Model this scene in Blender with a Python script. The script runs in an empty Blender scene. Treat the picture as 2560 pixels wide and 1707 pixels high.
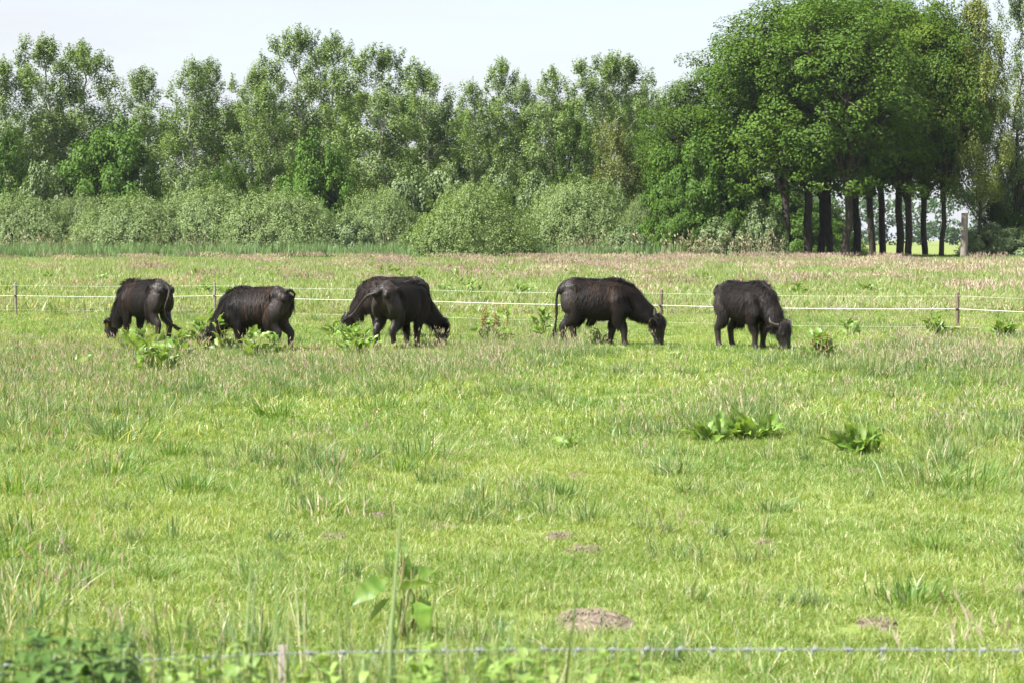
import bpy, math, random
import numpy as np
from mathutils import Vector, Matrix

# ------------------------------------------------------------------ camera, sky, sun, exposure
sc = bpy.context.scene
COL = sc.collection
R = math.radians
FPX, CX, CY, HOR, CAMZ = 70 / 36 * 2560, 1280.0, 853.5, 600.0, 2.0
PITCH = math.atan((CY - HOR) / FPX)

cam_d = bpy.data.cameras.new('camera')
cam = bpy.data.objects.new('camera', cam_d)
COL.objects.link(cam)
cam.location = (0, 0, CAMZ)
cam.rotation_euler = (math.pi / 2 - PITCH, 0, 0)
cam_d.lens, cam_d.sensor_width = 70, 36
cam_d.clip_start, cam_d.clip_end = 0.1, 9000
cam_d.dof.use_dof = True
cam_d.dof.focus_distance = 36.5
cam_d.dof.aperture_fstop = 6.3
sc.camera = cam

SUN_EL, SUN_AZ = R(53), R(-117)        # azimuth measured from +Y towards +X: left and a little behind the camera
world = bpy.data.worlds.new('World')
sc.world = world
world.use_nodes = True
nt = world.node_tree
nt.nodes.clear()
w_out = nt.nodes.new('ShaderNodeOutputWorld')
w_bg = nt.nodes.new('ShaderNodeBackground')
w_sky = nt.nodes.new('ShaderNodeTexSky')
w_sky.sky_type = 'NISHITA'
w_sky.sun_disc = False
w_sky.sun_elevation = SUN_EL
w_sky.sun_rotation = SUN_AZ
w_sky.air_density, w_sky.dust_density, w_sky.ozone_density = 1.0, 1.6, 1.0
w_tc = nt.nodes.new('ShaderNodeTexCoord')
w_map = nt.nodes.new('ShaderNodeMapping')
w_map.inputs['Scale'].default_value = (1.5, 1.5, 9.0)
w_noi = nt.nodes.new('ShaderNodeTexNoise')
w_noi.inputs['Scale'].default_value = 2.4
w_noi.inputs['Detail'].default_value = 5
w_ramp = nt.nodes.new('ShaderNodeMapRange')
w_ramp.inputs[1].default_value, w_ramp.inputs[2].default_value = 0.3, 0.72
w_ramp.inputs[3].default_value, w_ramp.inputs[4].default_value = 0.58, 1.0
w_mix = nt.nodes.new('ShaderNodeMix')
w_mix.data_type = 'RGBA'
w_mix.inputs[7].default_value = (2.86, 2.93, 3.12, 1)      # thin high cloud veil over the blue
nt.links.new(w_tc.outputs['Generated'], w_map.inputs['Vector'])
nt.links.new(w_map.outputs['Vector'], w_noi.inputs['Vector'])
nt.links.new(w_noi.outputs['Fac'], w_ramp.inputs[0])
nt.links.new(w_ramp.outputs[0], w_mix.inputs[0])
nt.links.new(w_sky.outputs['Color'], w_mix.inputs[6])
nt.links.new(w_mix.outputs[2], w_bg.inputs['Color'])
w_bg.inputs['Strength'].default_value = 0.10
nt.links.new(w_bg.outputs['Background'], w_out.inputs['Surface'])

sun_d = bpy.data.lights.new('sun', 'SUN')
sun_d.energy, sun_d.angle, sun_d.color = 5.0, R(0.5), (1.0, 0.965, 0.91)
sun = bpy.data.objects.new('sun', sun_d)
COL.objects.link(sun)
SUNV = Vector((math.sin(SUN_AZ) * math.cos(SUN_EL), math.cos(SUN_AZ) * math.cos(SUN_EL), math.sin(SUN_EL)))
sun.rotation_euler = SUNV.to_track_quat('Z', 'Y').to_euler()
sun.location = SUNV * 60

sc.view_settings.view_transform = 'Standard'
sc.view_settings.look = 'None'
sc.view_settings.gamma = 1
sc.view_settings.exposure = 1.6
sc.view_settings.use_curve_mapping = False
sc.render.engine = 'CYCLES'
cy = sc.cycles
cy.max_bounces, cy.diffuse_bounces, cy.glossy_bounces, cy.transmission_bounces = 4, 2, 1, 2
cy.transparent_max_bounces, cy.volume_bounces = 4, 0
cy.caustics_reflective = cy.caustics_refractive = False
cy.use_denoising = True
cy.denoiser = "OPENIMAGEDENOISE"
cy.denoising_input_passes = "RGB_ALBEDO_NORMAL"
cy.denoising_prefilter = "ACCURATE"
cy.use_adaptive_sampling = False
cy.adaptive_threshold = 0.02

# ------------------------------------------------------------------ helpers
def rng_of(seed):
    return np.random.default_rng(seed)

def vnoise(x, y, seed=0):
    x = np.asarray(x, float); y = np.asarray(y, float)
    xi, yi = np.floor(x).astype(np.int64), np.floor(y).astype(np.int64)
    fx, fy = x - xi, y - yi
    fx, fy = fx * fx * (3 - 2 * fx), fy * fy * (3 - 2 * fy)
    def h(a, b):
        n = (a * 374761393 + b * 668265263 + seed * 1442695041) & 0xffffffff
        n = ((n ^ (n >> 13)) * 1274126177) & 0xffffffff
        return ((n ^ (n >> 16)) & 0xffff) / 65535.0
    return (h(xi, yi) * (1 - fx) + h(xi + 1, yi) * fx) * (1 - fy) + (h(xi, yi + 1) * (1 - fx) + h(xi + 1, yi + 1) * fx) * fy

def fbm(x, y, seed=0):
    return (vnoise(x, y, seed) * .55 + vnoise(np.asarray(x) * 2.1, np.asarray(y) * 2.1, seed + 7) * .3
            + vnoise(np.asarray(x) * 4.3, np.asarray(y) * 4.3, seed + 13) * .15)

def sstep(a, b, x):
    t = np.clip((np.asarray(x, float) - a) / (b - a), 0, 1)
    return t * t * (3 - 2 * t)

def terrain(x, y):
    x = np.asarray(x, float); y = np.asarray(y, float)
    z = 0.32 * sstep(62, 150, y) + 0.10 * (fbm(x * .12, y * .12, 3) - .5) * sstep(4, 12, y)
    return z + 0.03 * (vnoise(x * .9, y * .9, 5) - .5)

SP, CP = math.sin(PITCH), math.cos(PITCH)
def ray(px, py):
    u, v = (px - CX) / FPX, (CY - py) / FPX
    return u, CP + v * SP, -SP + v * CP
def at(px, py, dist):                        # the point seen at a pixel, a given distance (along the ground) away
    a, b, c = ray(px, py)
    t = dist / b
    return Vector((a * t, dist, CAMZ + c * t))
def ground(px, py):                          # where a pixel's ray meets the ground
    a, b, c = ray(px, py)
    t = CAMZ / -c if c < -1e-6 else 1e4
    for _ in range(12):
        z = float(terrain(a * t, b * t))
        t = (CAMZ - z) / -c
    return Vector((a * t, b * t, float(terrain(a * t, b * t))))
def onx(px, dist):                           # a point on the ground, this far away, under an image column
    x = (px - CX) / FPX * dist * 1.0
    return Vector((x, dist, float(terrain(x, dist))))
def proj(x, y, z):
    dz = z - CAMZ
    depth = y * CP - dz * SP
    up = y * SP + dz * CP
    return CX + FPX * x / depth, CY - FPX * up / depth

def mesh_np(name, V, F, mat=None, attr=None, smooth=False):
    V = np.asarray(V, np.float32); F = np.asarray(F, np.int32)
    me = bpy.data.meshes.new(name)
    me.vertices.add(len(V)); me.vertices.foreach_set('co', V.ravel())
    me.loops.add(F.size); me.loops.foreach_set('vertex_index', F.ravel())
    me.polygons.add(len(F)); me.polygons.foreach_set('loop_start', np.arange(len(F), dtype=np.int32) * F.shape[1])
    for k, v in (attr or {}).items():
        a = me.attributes.new(k, 'FLOAT', 'POINT')
        a.data.foreach_set('value', np.asarray(v, np.float32))
    if smooth:
        me.polygons.foreach_set('use_smooth', np.ones(len(F), bool))
    if mat: me.materials.append(mat)
    me.update(calc_edges=True)
    return me

def tag(o, label=None, cat=None, group=None, kind=None):
    if label: o['label'] = label
    if cat: o['category'] = cat
    if group: o['group'] = group
    if kind: o['kind'] = kind
    return o
def link(name, me, parent=None, loc=None, rot=None, scale=None):
    o = bpy.data.objects.new(name, me)
    COL.objects.link(o)
    if parent: o.parent = parent
    if loc is not None: o.location = loc
    if rot is not None: o.rotation_euler = rot
    if scale is not None: o.scale = scale
    return o
def empty(name, loc, rz=0, scale=(1, 1, 1)):
    o = link(name, None, loc=loc, rot=(0, 0, rz), scale=scale)
    o.empty_display_size = .2
    return o

def tube_np(P, rad, sides=6):
    P = np.asarray(P, float); rad = np.asarray(rad, float)
    T = np.gradient(P, axis=0); T /= np.linalg.norm(T, axis=1, keepdims=True) + 1e-9
    ref = np.array([0.31, 0.95, 0.05])
    A = np.cross(T, ref); A /= np.linalg.norm(A, axis=1, keepdims=True) + 1e-9
    B = np.cross(T, A)
    th = np.arange(sides) * 2 * np.pi / sides
    V = P[:, None] + rad[:, None, None] * (A[:, None] * np.cos(th)[None, :, None] + B[:, None] * np.sin(th)[None, :, None])
    n = len(P); i = np.arange(n - 1)[:, None] * sides; j = np.arange(sides)[None]
    k = (j + 1) % sides
    F = np.stack([i + j, i + k, i + sides + k, i + sides + j], -1).reshape(-1, 4)
    return V.reshape(-1, 3), F
def join_np(parts):
    V, F, o = [], [], 0
    for v, f in parts:
        V.append(v); F.append(f + o); o += len(v)
    return np.concatenate(V), np.concatenate(F)
def capped(P, rad):                          # extend a tube's ends to points so that it is closed
    P = [Vector(p) for p in P]
    P = [P[0]] + P + [P[-1]]
    return [tuple(p) for p in P], [1e-4] + list(rad) + [1e-4]

def leaves_np(C, A, B, L, W, fold=0.12):
    N = np.cross(A, B)
    L = L[:, None]; W = W[:, None]
    V = np.stack([C - A * L * .5, C + B * W * .5 + N * W * fold - A * L * .05, C + A * L * .5 - N * L * .06, C - B * W * .5 + N * W * fold - A * L * .05], 1)
    n = len(C)
    return V.reshape(-1, 3), np.arange(n * 4).reshape(n, 4)
def unit(v):
    return v / (np.linalg.norm(v, axis=-1, keepdims=True) + 1e-9)

# ------------------------------------------------------------------ materials
def new_mat(name):
    m = bpy.data.materials.new(name); m.use_nodes = True
    n = m.node_tree; n.nodes.clear()
    return m, n, n.nodes.new('ShaderNodeOutputMaterial')
def N(nt, kind, **kw):
    nd = nt.nodes.new(kind)
    for k, v in kw.items(): setattr(nd, k, v)
    return nd
def ramp(nt, src, stops):
    r = nt.nodes.new('ShaderNodeValToRGB')
    el = r.color_ramp.elements
    while len(el) < len(stops): el.new(0.5)
    for e, (p, c) in zip(el, stops):
        e.position = p; e.color = (*c, 1)
    nt.links.new(src, r.inputs[0])
    return r.outputs[0]
def mixc(nt, f, a, b, blend='MIX'):
    m = nt.nodes.new('ShaderNodeMix'); m.data_type = 'RGBA'; m.blend_type = blend
    for s, v in ((0, f), (6, a), (7, b)):
        if isinstance(v, (int, float)): m.inputs[s].default_value = v
        elif isinstance(v, tuple): m.inputs[s].default_value = (*v, 1)
        else: nt.links.new(v, m.inputs[s])
    return m.outputs[2]
def noise(nt, scale, detail=3, coord='pos', stretch=None):
    if coord == 'pos': src = N(nt, 'ShaderNodeNewGeometry').outputs['Position']
    else: src = N(nt, 'ShaderNodeTexCoord').outputs['Object']
    if stretch:
        mp = N(nt, 'ShaderNodeMapping'); mp.inputs['Scale'].default_value = stretch
        nt.links.new(src, mp.inputs['Vector']); src = mp.outputs[0]
    n = N(nt, 'ShaderNodeTexNoise'); n.inputs['Scale'].default_value = scale; n.inputs['Detail'].default_value = detail
    nt.links.new(src, n.inputs['Vector'])
    return n.outputs['Fac']
def leaf_shader(nt, out, col, trans=0.35, rough=0.5, spec=0.3, tcol=None):
    p = N(nt, 'ShaderNodeBsdfPrincipled')
    p.inputs['Roughness'].default_value = rough
    p.inputs['Specular IOR Level'].default_value = spec
    nt.links.new(col, p.inputs['Base Color'])
    t = N(nt, 'ShaderNodeBsdfTranslucent')
    tc = mixc(nt, 1.0, col, tcol or (1.25, 1.25, 0.45), 'MULTIPLY')
    nt.links.new(tc, t.inputs['Color'])
    mx = N(nt, 'ShaderNodeMixShader'); mx.inputs[0].default_value = trans
    nt.links.new(p.outputs[0], mx.inputs[1]); nt.links.new(t.outputs[0], mx.inputs[2])
    nt.links.new(mx.outputs[0], out.inputs['Surface'])
def attr(nt, name):
    a = N(nt, 'ShaderNodeAttribute'); a.attribute_name = name
    return a.outputs['Fac']

def mat_grass(name, stops, alt, straw, straw_at=.86, scale=.35, trans=.42):
    m, n, out = new_mat(name)
    base = ramp(n, attr(n, 'tint'), stops)
    big = ramp(n, noise(n, scale, 4), [(.38, (0, 0, 0)), (.66, (1, 1, 1))])
    c = mixc(n, big, base, mixc(n, 0.65, base, alt))
    c = mixc(n, ramp(n, attr(n, 'tint2'), [(straw_at - .02, (0, 0, 0)), (straw_at, (1, 1, 1))]), c, straw)
    leaf_shader(n, out, c, trans, .45, .35)
    return m
def mat_leaf(name, c0, c1, back=None, trans=.3, rough=.5, spec=.3):
    m, n, out = new_mat(name)
    c = mixc(n, attr(n, 'tint'), c0, c1)
    oi = N(n, 'ShaderNodeObjectInfo')
    hv = N(n, 'ShaderNodeHueSaturation')
    mr = N(n, 'ShaderNodeMapRange'); mr.inputs[3].default_value, mr.inputs[4].default_value = .82, 1.2
    n.links.new(oi.outputs['Random'], mr.inputs[0]); n.links.new(mr.outputs[0], hv.inputs['Value'])
    n.links.new(c, hv.inputs['Color']); c = hv.outputs[0]
    if back:
        c = mixc(n, N(n, 'ShaderNodeNewGeometry').outputs['Backfacing'], c, back)
    leaf_shader(n, out, c, trans, rough, spec)
    return m
def mat_plain(name, c0, c1, scale=6, rough=.8, stretch=None, bump=0.0, coord='obj', spec=.3):
    m, n, out = new_mat(name)
    f = noise(n, scale, 5, coord, stretch)
    p = N(n, 'ShaderNodeBsdfPrincipled')
    p.inputs['Roughness'].default_value = rough; p.inputs['Specular IOR Level'].default_value = spec
    n.links.new(ramp(n, f, [(.32, c0), (.68, c1)]), p.inputs['Base Color'])
    if bump:
        b = N(n, 'ShaderNodeBump'); b.inputs['Strength'].default_value = bump; b.inputs['Distance'].default_value = .02
        n.links.new(f, b.inputs['Height']); n.links.new(b.outputs[0], p.inputs['Normal'])
    n.links.new(p.outputs[0], out.inputs['Surface'])
    return m

M = {}
M['ground'] = None
m, n, out = new_mat('ground'); M['ground'] = m
c = ramp(n, noise(n, 1.3, 6), [(.3, (.10, .135, .035)), (.55, (.16, .20, .055)), (.75, (.20, .215, .08))])
c = mixc(n, ramp(n, noise(n, 14, 4), [(.55, (0, 0, 0)), (.75, (1, 1, 1))]), c, (.15, .13, .075))
p = N(n, 'ShaderNodeBsdfPrincipled'); p.inputs['Roughness'].default_value = .95; p.inputs['Specular IOR Level'].default_value = .1
n.links.new(c, p.inputs['Base Color']); n.links.new(p.outputs[0], out.inputs['Surface'])

M['short'] = mat_grass('short_grass', [(0, (.13, .205, .035)), (.5, (.218, .30, .062)), (1, (.325, .385, .125))], (.085, .185, .035), (.50, .47, .29), .86, .32)
M['mid'] = mat_grass('mid_grass', [(0, (.08, .155, .04)), (.5, (.145, .23, .07)), (1, (.265, .335, .145))], (.08, .165, .06), (.48, .44, .29), .84, .4)
M['tuft'] = mat_grass('tuft_grass', [(0, (.07, .15, .025)), (.6, (.12, .22, .04)), (1, (.20, .29, .07))], (.09, .18, .05), (.42, .39, .22), .93, .5)
M['head'] = mat_leaf('seed_heads', (.40, .33, .26), (.52, .46, .36), trans=.3, rough=.8, spec=.1)
M['headpink'] = mat_leaf('pink_seed_heads', (.39, .285, .27), (.48, .39, .34), trans=.3, rough=.8, spec=.1)
M['far'] = mat_grass('meadow_grass', [(0, (.15, .22, .07)), (.5, (.23, .30, .105)), (1, (.33, .385, .18))], (.165, .26, .065), (.47, .41, .29), .84, .12)
M['reed'] = mat_leaf('reed_green', (.11, .19, .065), (.20, .28, .13), trans=.3)
M['dryreed'] = mat_leaf('reed_dry', (.30, .255, .17), (.44, .39, .28), trans=.2, rough=.8, spec=.1)
M['oak'] = mat_leaf('oak_leaf', (.036, .082, .009), (.095, .16, .018), trans=.26, rough=.55, spec=.12)
M['oaklight'] = mat_leaf('oak_leaf_light', (.07, .12, .009), (.12, .18, .016), trans=.3, rough=.55, spec=.12)
M['maple'] = mat_leaf('maple_leaf', (.036, .085, .010), (.092, .165, .022), trans=.24, rough=.55, spec=.12)
M['shrub'] = mat_leaf('shrub_leaf', (.06, .11, .018), (.125, .19, .045), (.13, .185, .07), trans=.26)
M['aspen'] = mat_leaf('aspen_leaf', (.08, .148, .017), (.16, .245, .046), (.155, .22, .07), trans=.32, rough=.45, spec=.25)
M['birch'] = mat_leaf('birch_leaf', (.10, .13, .02), (.17, .20, .04), trans=.3)
M['willow'] = mat_leaf('willow_leaf', (.085, .14, .028), (.165, .235, .065), (.16, .22, .08), trans=.24, rough=.5, spec=.2)
M['willowgreen'] = mat_leaf('willow_leaf_green', (.08, .142, .014), (.158, .23, .04), (.14, .20, .055), trans=.28)
M['farwood'] = mat_leaf('far_wood_leaf', (.03, .075, .02), (.07, .13, .035), trans=.2)
M['bark'] = mat_plain('oak_bark', (.022, .018, .014), (.058, .047, .036), 3, .9, (4, 4, .8), .6)
M['palebark'] = mat_plain('aspen_bark', (.16, .15, .12), (.42, .41, .36), 2.2, .8, (2, 2, 1.2), .2)
M['wood'] = mat_plain('weathered_wood', (.07, .052, .036), (.19, .145, .10), 5, .85, (6, 6, .7), .4)
M['greywood'] = mat_plain('grey_wood', (.13, .11, .095), (.27, .235, .20), 5, .85, (6, 6, .6), .4)
M['soil'] = mat_plain('soil', (.085, .068, .052), (.215, .175, .135), 22, .95, None, 1.0, 'pos', .1)
M['rope'] = mat_plain('white_rope', (.75, .75, .73), (.82, .82, .80), 30, .6)
M['plastic'] = mat_plain('black_plastic', (.015, .015, .016), (.03, .03, .03), 10, .5)
M['steel'] = mat_plain('galvanised_steel', (.17, .19, .215), (.30, .32, .35), 40, .55)
M['dock'] = mat_leaf('dock_leaf', (.085, .18, .02), (.185, .29, .055), (.19, .28, .085), trans=.32, rough=.42, spec=.4)
M['dockstem'] = mat_plain('dock_stem', (.17, .20, .05), (.27, .16, .08), 6, .6)
M['dockseed'] = mat_leaf('dock_seed', (.20, .17, .05), (.30, .16, .08), trans=.2, rough=.8)
M['nettle'] = mat_leaf('nettle_leaf', (.05, .11, .02), (.10, .18, .04), (.12, .19, .07), trans=.35, rough=.5)
M['stem'] = mat_plain('green_stem', (.13, .19, .05), (.22, .26, .09), 8, .6)
M['horn'] = mat_plain('horn', (.05, .044, .038), (.16, .135, .105), 9, .45, None, .2)
M['tag'] = mat_plain('yellow_tag', (.75, .42, .03), (.80, .48, .05), 5, .45)
M['pale'] = mat_leaf('pale_blade', (.26, .36, .14), (.34, .44, .20), trans=.35)
M['weed'] = mat_leaf('weed_leaf', (.15, .25, .05), (.24, .34, .09), trans=.35)
M['eye'] = mat_plain('eye', (.006, .005, .004), (.01, .008, .006), 5, .1, spec=.6)

# buffalo hide and hair
def mat_hide(name, dark, brown, lo, hi):
    m, n, out = new_mat(name)
    f = noise(n, 2.6, 4, 'obj', (1.6, 1.6, .55))
    c = ramp(n, f, [(lo, dark), (hi, brown)])
    g = noise(n, 46, 3, 'obj', (1, 1, .22))
    c = mixc(n, ramp(n, g, [(.35, (.6, .6, .6)), (.7, (1.25, 1.25, 1.25))]), (0, 0, 0), c, 'MIX')
    p = N(n, 'ShaderNodeBsdfPrincipled')
    p.inputs['Roughness'].default_value = .55; p.inputs['Specular IOR Level'].default_value = .36
    p.inputs['Sheen Weight'].default_value = .06; p.inputs['Sheen Roughness'].default_value = .4
    n.links.new(c, p.inputs['Base Color'])
    b = N(n, 'ShaderNodeBump'); b.inputs['Strength'].default_value = .55; b.inputs['Distance'].default_value = .012
    n.links.new(g, b.inputs['Height']); n.links.new(b.outputs[0], p.inputs['Normal'])
    n.links.new(p.outputs[0], out.inputs['Surface'])
    return m
M['hide'] = mat_hide('hide', (.0125, .0098, .0085), (.036, .022, .0155), .40, .72)
m, n, out = new_mat('coat_hair'); M['hair'] = m
c = ramp(n, attr(n, 'tint'), [(0, (.007, .006, .0055)), (.55, (.020, .0135, .0105)), (.8, (.05, .026, .016)), (1, (.08, .037, .019))])
p = N(n, 'ShaderNodeBsdfPrincipled'); p.inputs['Roughness'].default_value = .6; p.inputs['Specular IOR Level'].default_value = .2
n.links.new(c, p.inputs['Base Color']); n.links.new(p.outputs[0], out.inputs['Surface'])

# ------------------------------------------------------------------ ground
ys = np.concatenate([np.linspace(-60, 4, 20), np.linspace(5, 60, 180), np.linspace(61, 190, 130), np.geomspace(195, 5000, 40)])
xs = np.linspace(-1, 1, 161)
xs = np.sign(xs) * np.abs(xs) ** 1.6
Wd = 70 + 1.3 * np.abs(ys)
X = xs[None] * Wd[:, None]; Y = np.repeat(ys[:, None], len(xs), 1)
Z = terrain(X, Y)
ni, nj = X.shape
i = np.arange(ni - 1)[:, None] * nj; j = np.arange(nj - 1)[None]
F = np.stack([i + j, i + j + 1, i + nj + j + 1, i + nj + j], -1).reshape(-1, 4)
tag(link('ground', mesh_np('ground', np.stack([X, Y, Z], -1).reshape(-1, 3), F, M['ground'], smooth=True)), 'flat green pasture running back to the trees', None, None, 'structure')

# ------------------------------------------------------------------ scattering of uncountable stuff
def scatter(name, meshes, P, rot, scl, idx, label):
    src = bpy.data.collections.new(name + '_pieces')
    for k, me in enumerate(meshes):
        src.objects.link(bpy.data.objects.new('%s_piece_%02d' % (name, k), me))
    P = np.asarray(P, np.float32)
    me = bpy.data.meshes.new(name)
    me.vertices.add(len(P)); me.vertices.foreach_set('co', P.ravel())
    a = me.attributes.new('rot', 'FLOAT_VECTOR', 'POINT'); a.data.foreach_set('vector', np.asarray(rot, np.float32).ravel())
    a = me.attributes.new('scl', 'FLOAT_VECTOR', 'POINT'); a.data.foreach_set('vector', np.asarray(scl, np.float32).ravel())
    a = me.attributes.new('vi', 'INT', 'POINT'); a.data.foreach_set('value', np.asarray(idx, np.int32))
    o = link(name, me)
    g = bpy.data.node_groups.new(name, 'GeometryNodeTree')
    g.interface.new_socket('Geometry', in_out='INPUT', socket_type='NodeSocketGeometry')
    g.interface.new_socket('Geometry', in_out='OUTPUT', socket_type='NodeSocketGeometry')
    gi, go = g.nodes.new('NodeGroupInput'), g.nodes.new('NodeGroupOutput')
    ip = g.nodes.new('GeometryNodeInstanceOnPoints')
    ci = g.nodes.new('GeometryNodeCollectionInfo')
    ci.inputs['Collection'].default_value = src
    ci.inputs['Separate Children'].default_value = True
    ci.inputs['Reset Children'].default_value = True
    def na(t, nm):
        q = g.nodes.new('GeometryNodeInputNamedAttribute'); q.data_type = t; q.inputs['Name'].default_value = nm
        return q.outputs['Attribute']
    e2r = g.nodes.new('FunctionNodeEulerToRotation')
    L = g.links.new
    L(gi.outputs[0], ip.inputs['Points']); L(ci.outputs[0], ip.inputs['Instance'])
    ip.inputs['Pick Instance'].default_value = True
    L(na('INT', 'vi'), ip.inputs['Instance Index'])
    L(na('FLOAT_VECTOR', 'rot'), e2r.inputs[0]); L(e2r.outputs[0], ip.inputs['Rotation'])
    L(na('FLOAT_VECTOR', 'scl'), ip.inputs['Scale'])
    L(ip.outputs[0], go.inputs[0])
    md = o.modifiers.new('scatter', 'NODES'); md.node_group = g
    return tag(o, label, None, None, 'stuff')

def blades(rng, n, size, h0, h1, w, lean=.5, curl=.5, centre=None, clump=0):
    if centre is None:
        base = np.stack([rng.uniform(-size, size, n), rng.uniform(-size, size, n)], 1)
        if clump:
            cc = rng.uniform(-size, size, (clump, 2)); base = cc[rng.integers(0, clump, n)] + rng.normal(0, size * .14, (n, 2))
    else:
        base = rng.normal(0, size, (n, 2))
    th = rng.uniform(0, 2 * np.pi, n)
    h = rng.uniform(h0, h1, n) * rng.uniform(.75, 1.1, n)
    le = np.abs(rng.normal(0, lean, n)) + .05
    if centre is None:
        fq = 1 / max(.07, size * .22)
        cn = vnoise(base[:, 0] * fq + 50, base[:, 1] * fq + 50, int(n + h0 * 1000) % 97)
        h = h * (.45 + 1.15 * cn)
        th = th * .55 + 9 * vnoise(base[:, 0] * fq * .7 + 20, base[:, 1] * fq * .7, 5)
    if centre is not None:
        th = np.arctan2(base[:, 1], base[:, 0]) + rng.normal(0, .6, n)
    d = np.stack([np.cos(th), np.sin(th)], 1)
    d[:, 0] += .25                                           # a light breeze from the left
    sd = np.stack([-np.sin(th + rng.normal(0, .8, n)), np.cos(th + rng.normal(0, .8, n))], 1)
    ww = w * rng.uniform(.6, 1.3, n)
    def lev(t, wf):
        c = np.zeros((n, 3)); c[:, :2] = base + d * (le * h * (t + curl * t * t))[:, None]
        c[:, 2] = h * t * (1 - .28 * le * t) - .01
        s = np.zeros((n, 3)); s[:, :2] = sd * (ww * wf * .5)[:, None]
        return c - s, c + s, c
    a0, b0, _ = lev(0, .8); a1, b1, _ = lev(.55, 1); _, _, t = lev(1, 0)
    V = np.stack([a0, b0, a1, b1, t], 1).reshape(-1, 3)
    o = np.arange(n)[:, None] * 5
    F = np.concatenate([o + [0, 1, 3], o + [0, 3, 2], o + [2, 3, 4]], 0)
    tint = np.repeat(rng.uniform(0, 1, n), 5); tint2 = np.repeat(rng.uniform(0, 1, n), 5)
    return V, F, tint, tint2
def blade_mesh(name, mat, *a, **k):
    V, F, t, t2 = blades(*a, **k)
    return mesh_np(name, V, F, mat, {'tint': t, 'tint2': t2})
def head_mesh(name, mats, rng, n, size, h0, h1, hw, hl, stem=.004, leafy=0, leafargs=None, droop=.3):
    """stems with a seed head: two crossed slim diamonds; optional leaf blades below"""
    b = rng.uniform(-size, size, (n, 2)); h = rng.uniform(h0, h1, n)
    th = rng.uniform(0, 2 * np.pi, n); ln = np.abs(rng.normal(.12, .12, n))
    tip = np.stack([b[:, 0] + np.cos(th) * ln * h + .1 * h, b[:, 1] + np.sin(th) * ln * h, h], 1)
    base = np.concatenate([b, np.full((n, 1), -.01)], 1)
    s = unit(np.stack([np.sin(th), -np.cos(th), np.zeros(n)], 1)) * stem * .5
    V1 = np.stack([base - s, base + s, tip], 1).reshape(-1, 3)
    F1 = np.arange(3 * n).reshape(n, 3)
    ax = unit(tip - base + np.stack([np.cos(th), np.sin(th), np.zeros(n)], 1) * droop * h[:, None])
    L = hl * rng.uniform(.6, 1.3, n)[:, None]; Wd = hw * rng.uniform(.6, 1.3, n)[:, None] * .5
    S1 = unit(np.cross(ax, rng.normal(0, 1, (n, 3)))); S2 = np.cross(ax, S1)
    VV, FF = [V1], [F1]; off = len(V1)
    for S in (S1, S2):
        q = np.stack([tip - ax * L * .1, tip + ax * L * .35 + S * Wd, tip + ax * L, tip + ax * L * .35 - S * Wd], 1).reshape(-1, 3)
        o = off + np.arange(n)[:, None] * 4
        VV.append(q); FF += [o + [0, 1, 2], o + [0, 2, 3]]; off += len(q)
    tt = rng.uniform(0, 1, n)
    tint = np.concatenate([np.repeat(tt, 3), np.repeat(tt, 4), np.repeat(tt, 4)])
    nh = sum(len(f) for f in FF); ns = n
    mi = np.ones(nh, np.int32); mi[:ns] = 0
    if leafy:
        v, f, t, t2 = blades(rng, leafy, size, *leafargs)
        FF.append(f + off); VV.append(v); tint = np.concatenate([tint, t]); mi = np.concatenate([mi, np.zeros(len(f), np.int32)])
        tint2 = np.concatenate([np.full(off, .2), t2])
    else: tint2 = np.full(off, .2)
    me = mesh_np(name, np.concatenate(VV), np.concatenate(FF), None, {'tint': tint, 'tint2': tint2})
    for m_ in mats: me.materials.append(m_)
    me.polygons.foreach_set('material_index', mi)
    return me

# where the grass stands tall or carries seed heads (image positions of the patches in the photograph, spread on the ground)
def blob(px, py, cx, cy, sx, sy):
    return np.exp(-((px - cx) / sx) ** 2 - ((py - cy) / sy) ** 2)
def tallness(x, y):
    px, py = proj(x, y, terrain(x, y))
    t = (.75 * blob(px, py, 350, 950, 620, 75) + .6 * blob(px, py, 1050, 930, 330, 55) + .55 * blob(px, py, 250, 1070, 420, 60)
         + .8 * blob(px, py, 2420, 930, 330, 70) + .75 * blob(px, py, 1830, 1075, 230, 75) + .45 * blob(px, py, 2350, 1130, 260, 60)
         + .5 * blob(px, py, 780, 1180, 170, 60) + .4 * blob(px, py, 120, 1250, 230, 90) + .45 * blob(px, py, 1400, 890, 150, 25)
         + .35 * blob(px, py, 120, 1500, 260, 120))
    t = t + 1.1 * (fbm(x * .55, y * .55, 21) - .5)
    return t, px, py
SOIL = [  # molehills and scraped patches: px, py, width in px, height factor, label
    (1478, 1555, 205, .17, 'large crumbly brown molehill, the widest bare mound in the pasture'),
    (2195, 1560, 105, .10, 'flat bare soil patch near the lower right above the barbed wire'),
    (1400, 1346, 95, .16, 'small molehill up the slope directly above the large molehill'),
    (1465, 1378, 110, .09, 'low scraped soil patch just below the small middle molehill'),
    (1368, 1466, 66, .08, 'thin soil scrape left of and above the large molehill'),
    (1444, 1190, 62, .10, 'distant flat soil patch in the short grass at mid field'),
    (1742, 1312, 46, .16, 'tiny dark molehill right of the middle molehills'),
    (1912, 1360, 62, .12, 'small dark soil scrape farther right in the short grass'),
    (955, 1290, 74, .12, 'small soil scrape above the leafy dock in the foreground'),
    (838, 1342, 74, .10, 'flat soil patch left of the leafy foreground dock'),
    (1112, 1318, 78, .08, 'pale soil scrape right of the foreground dock'),
    (2145, 1180, 50, .16, 'dark little molehill below the right hand dock plant'),
]
SOILP = [(ground(a, b), w) for a, b, w, *_ in SOIL]

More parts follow.
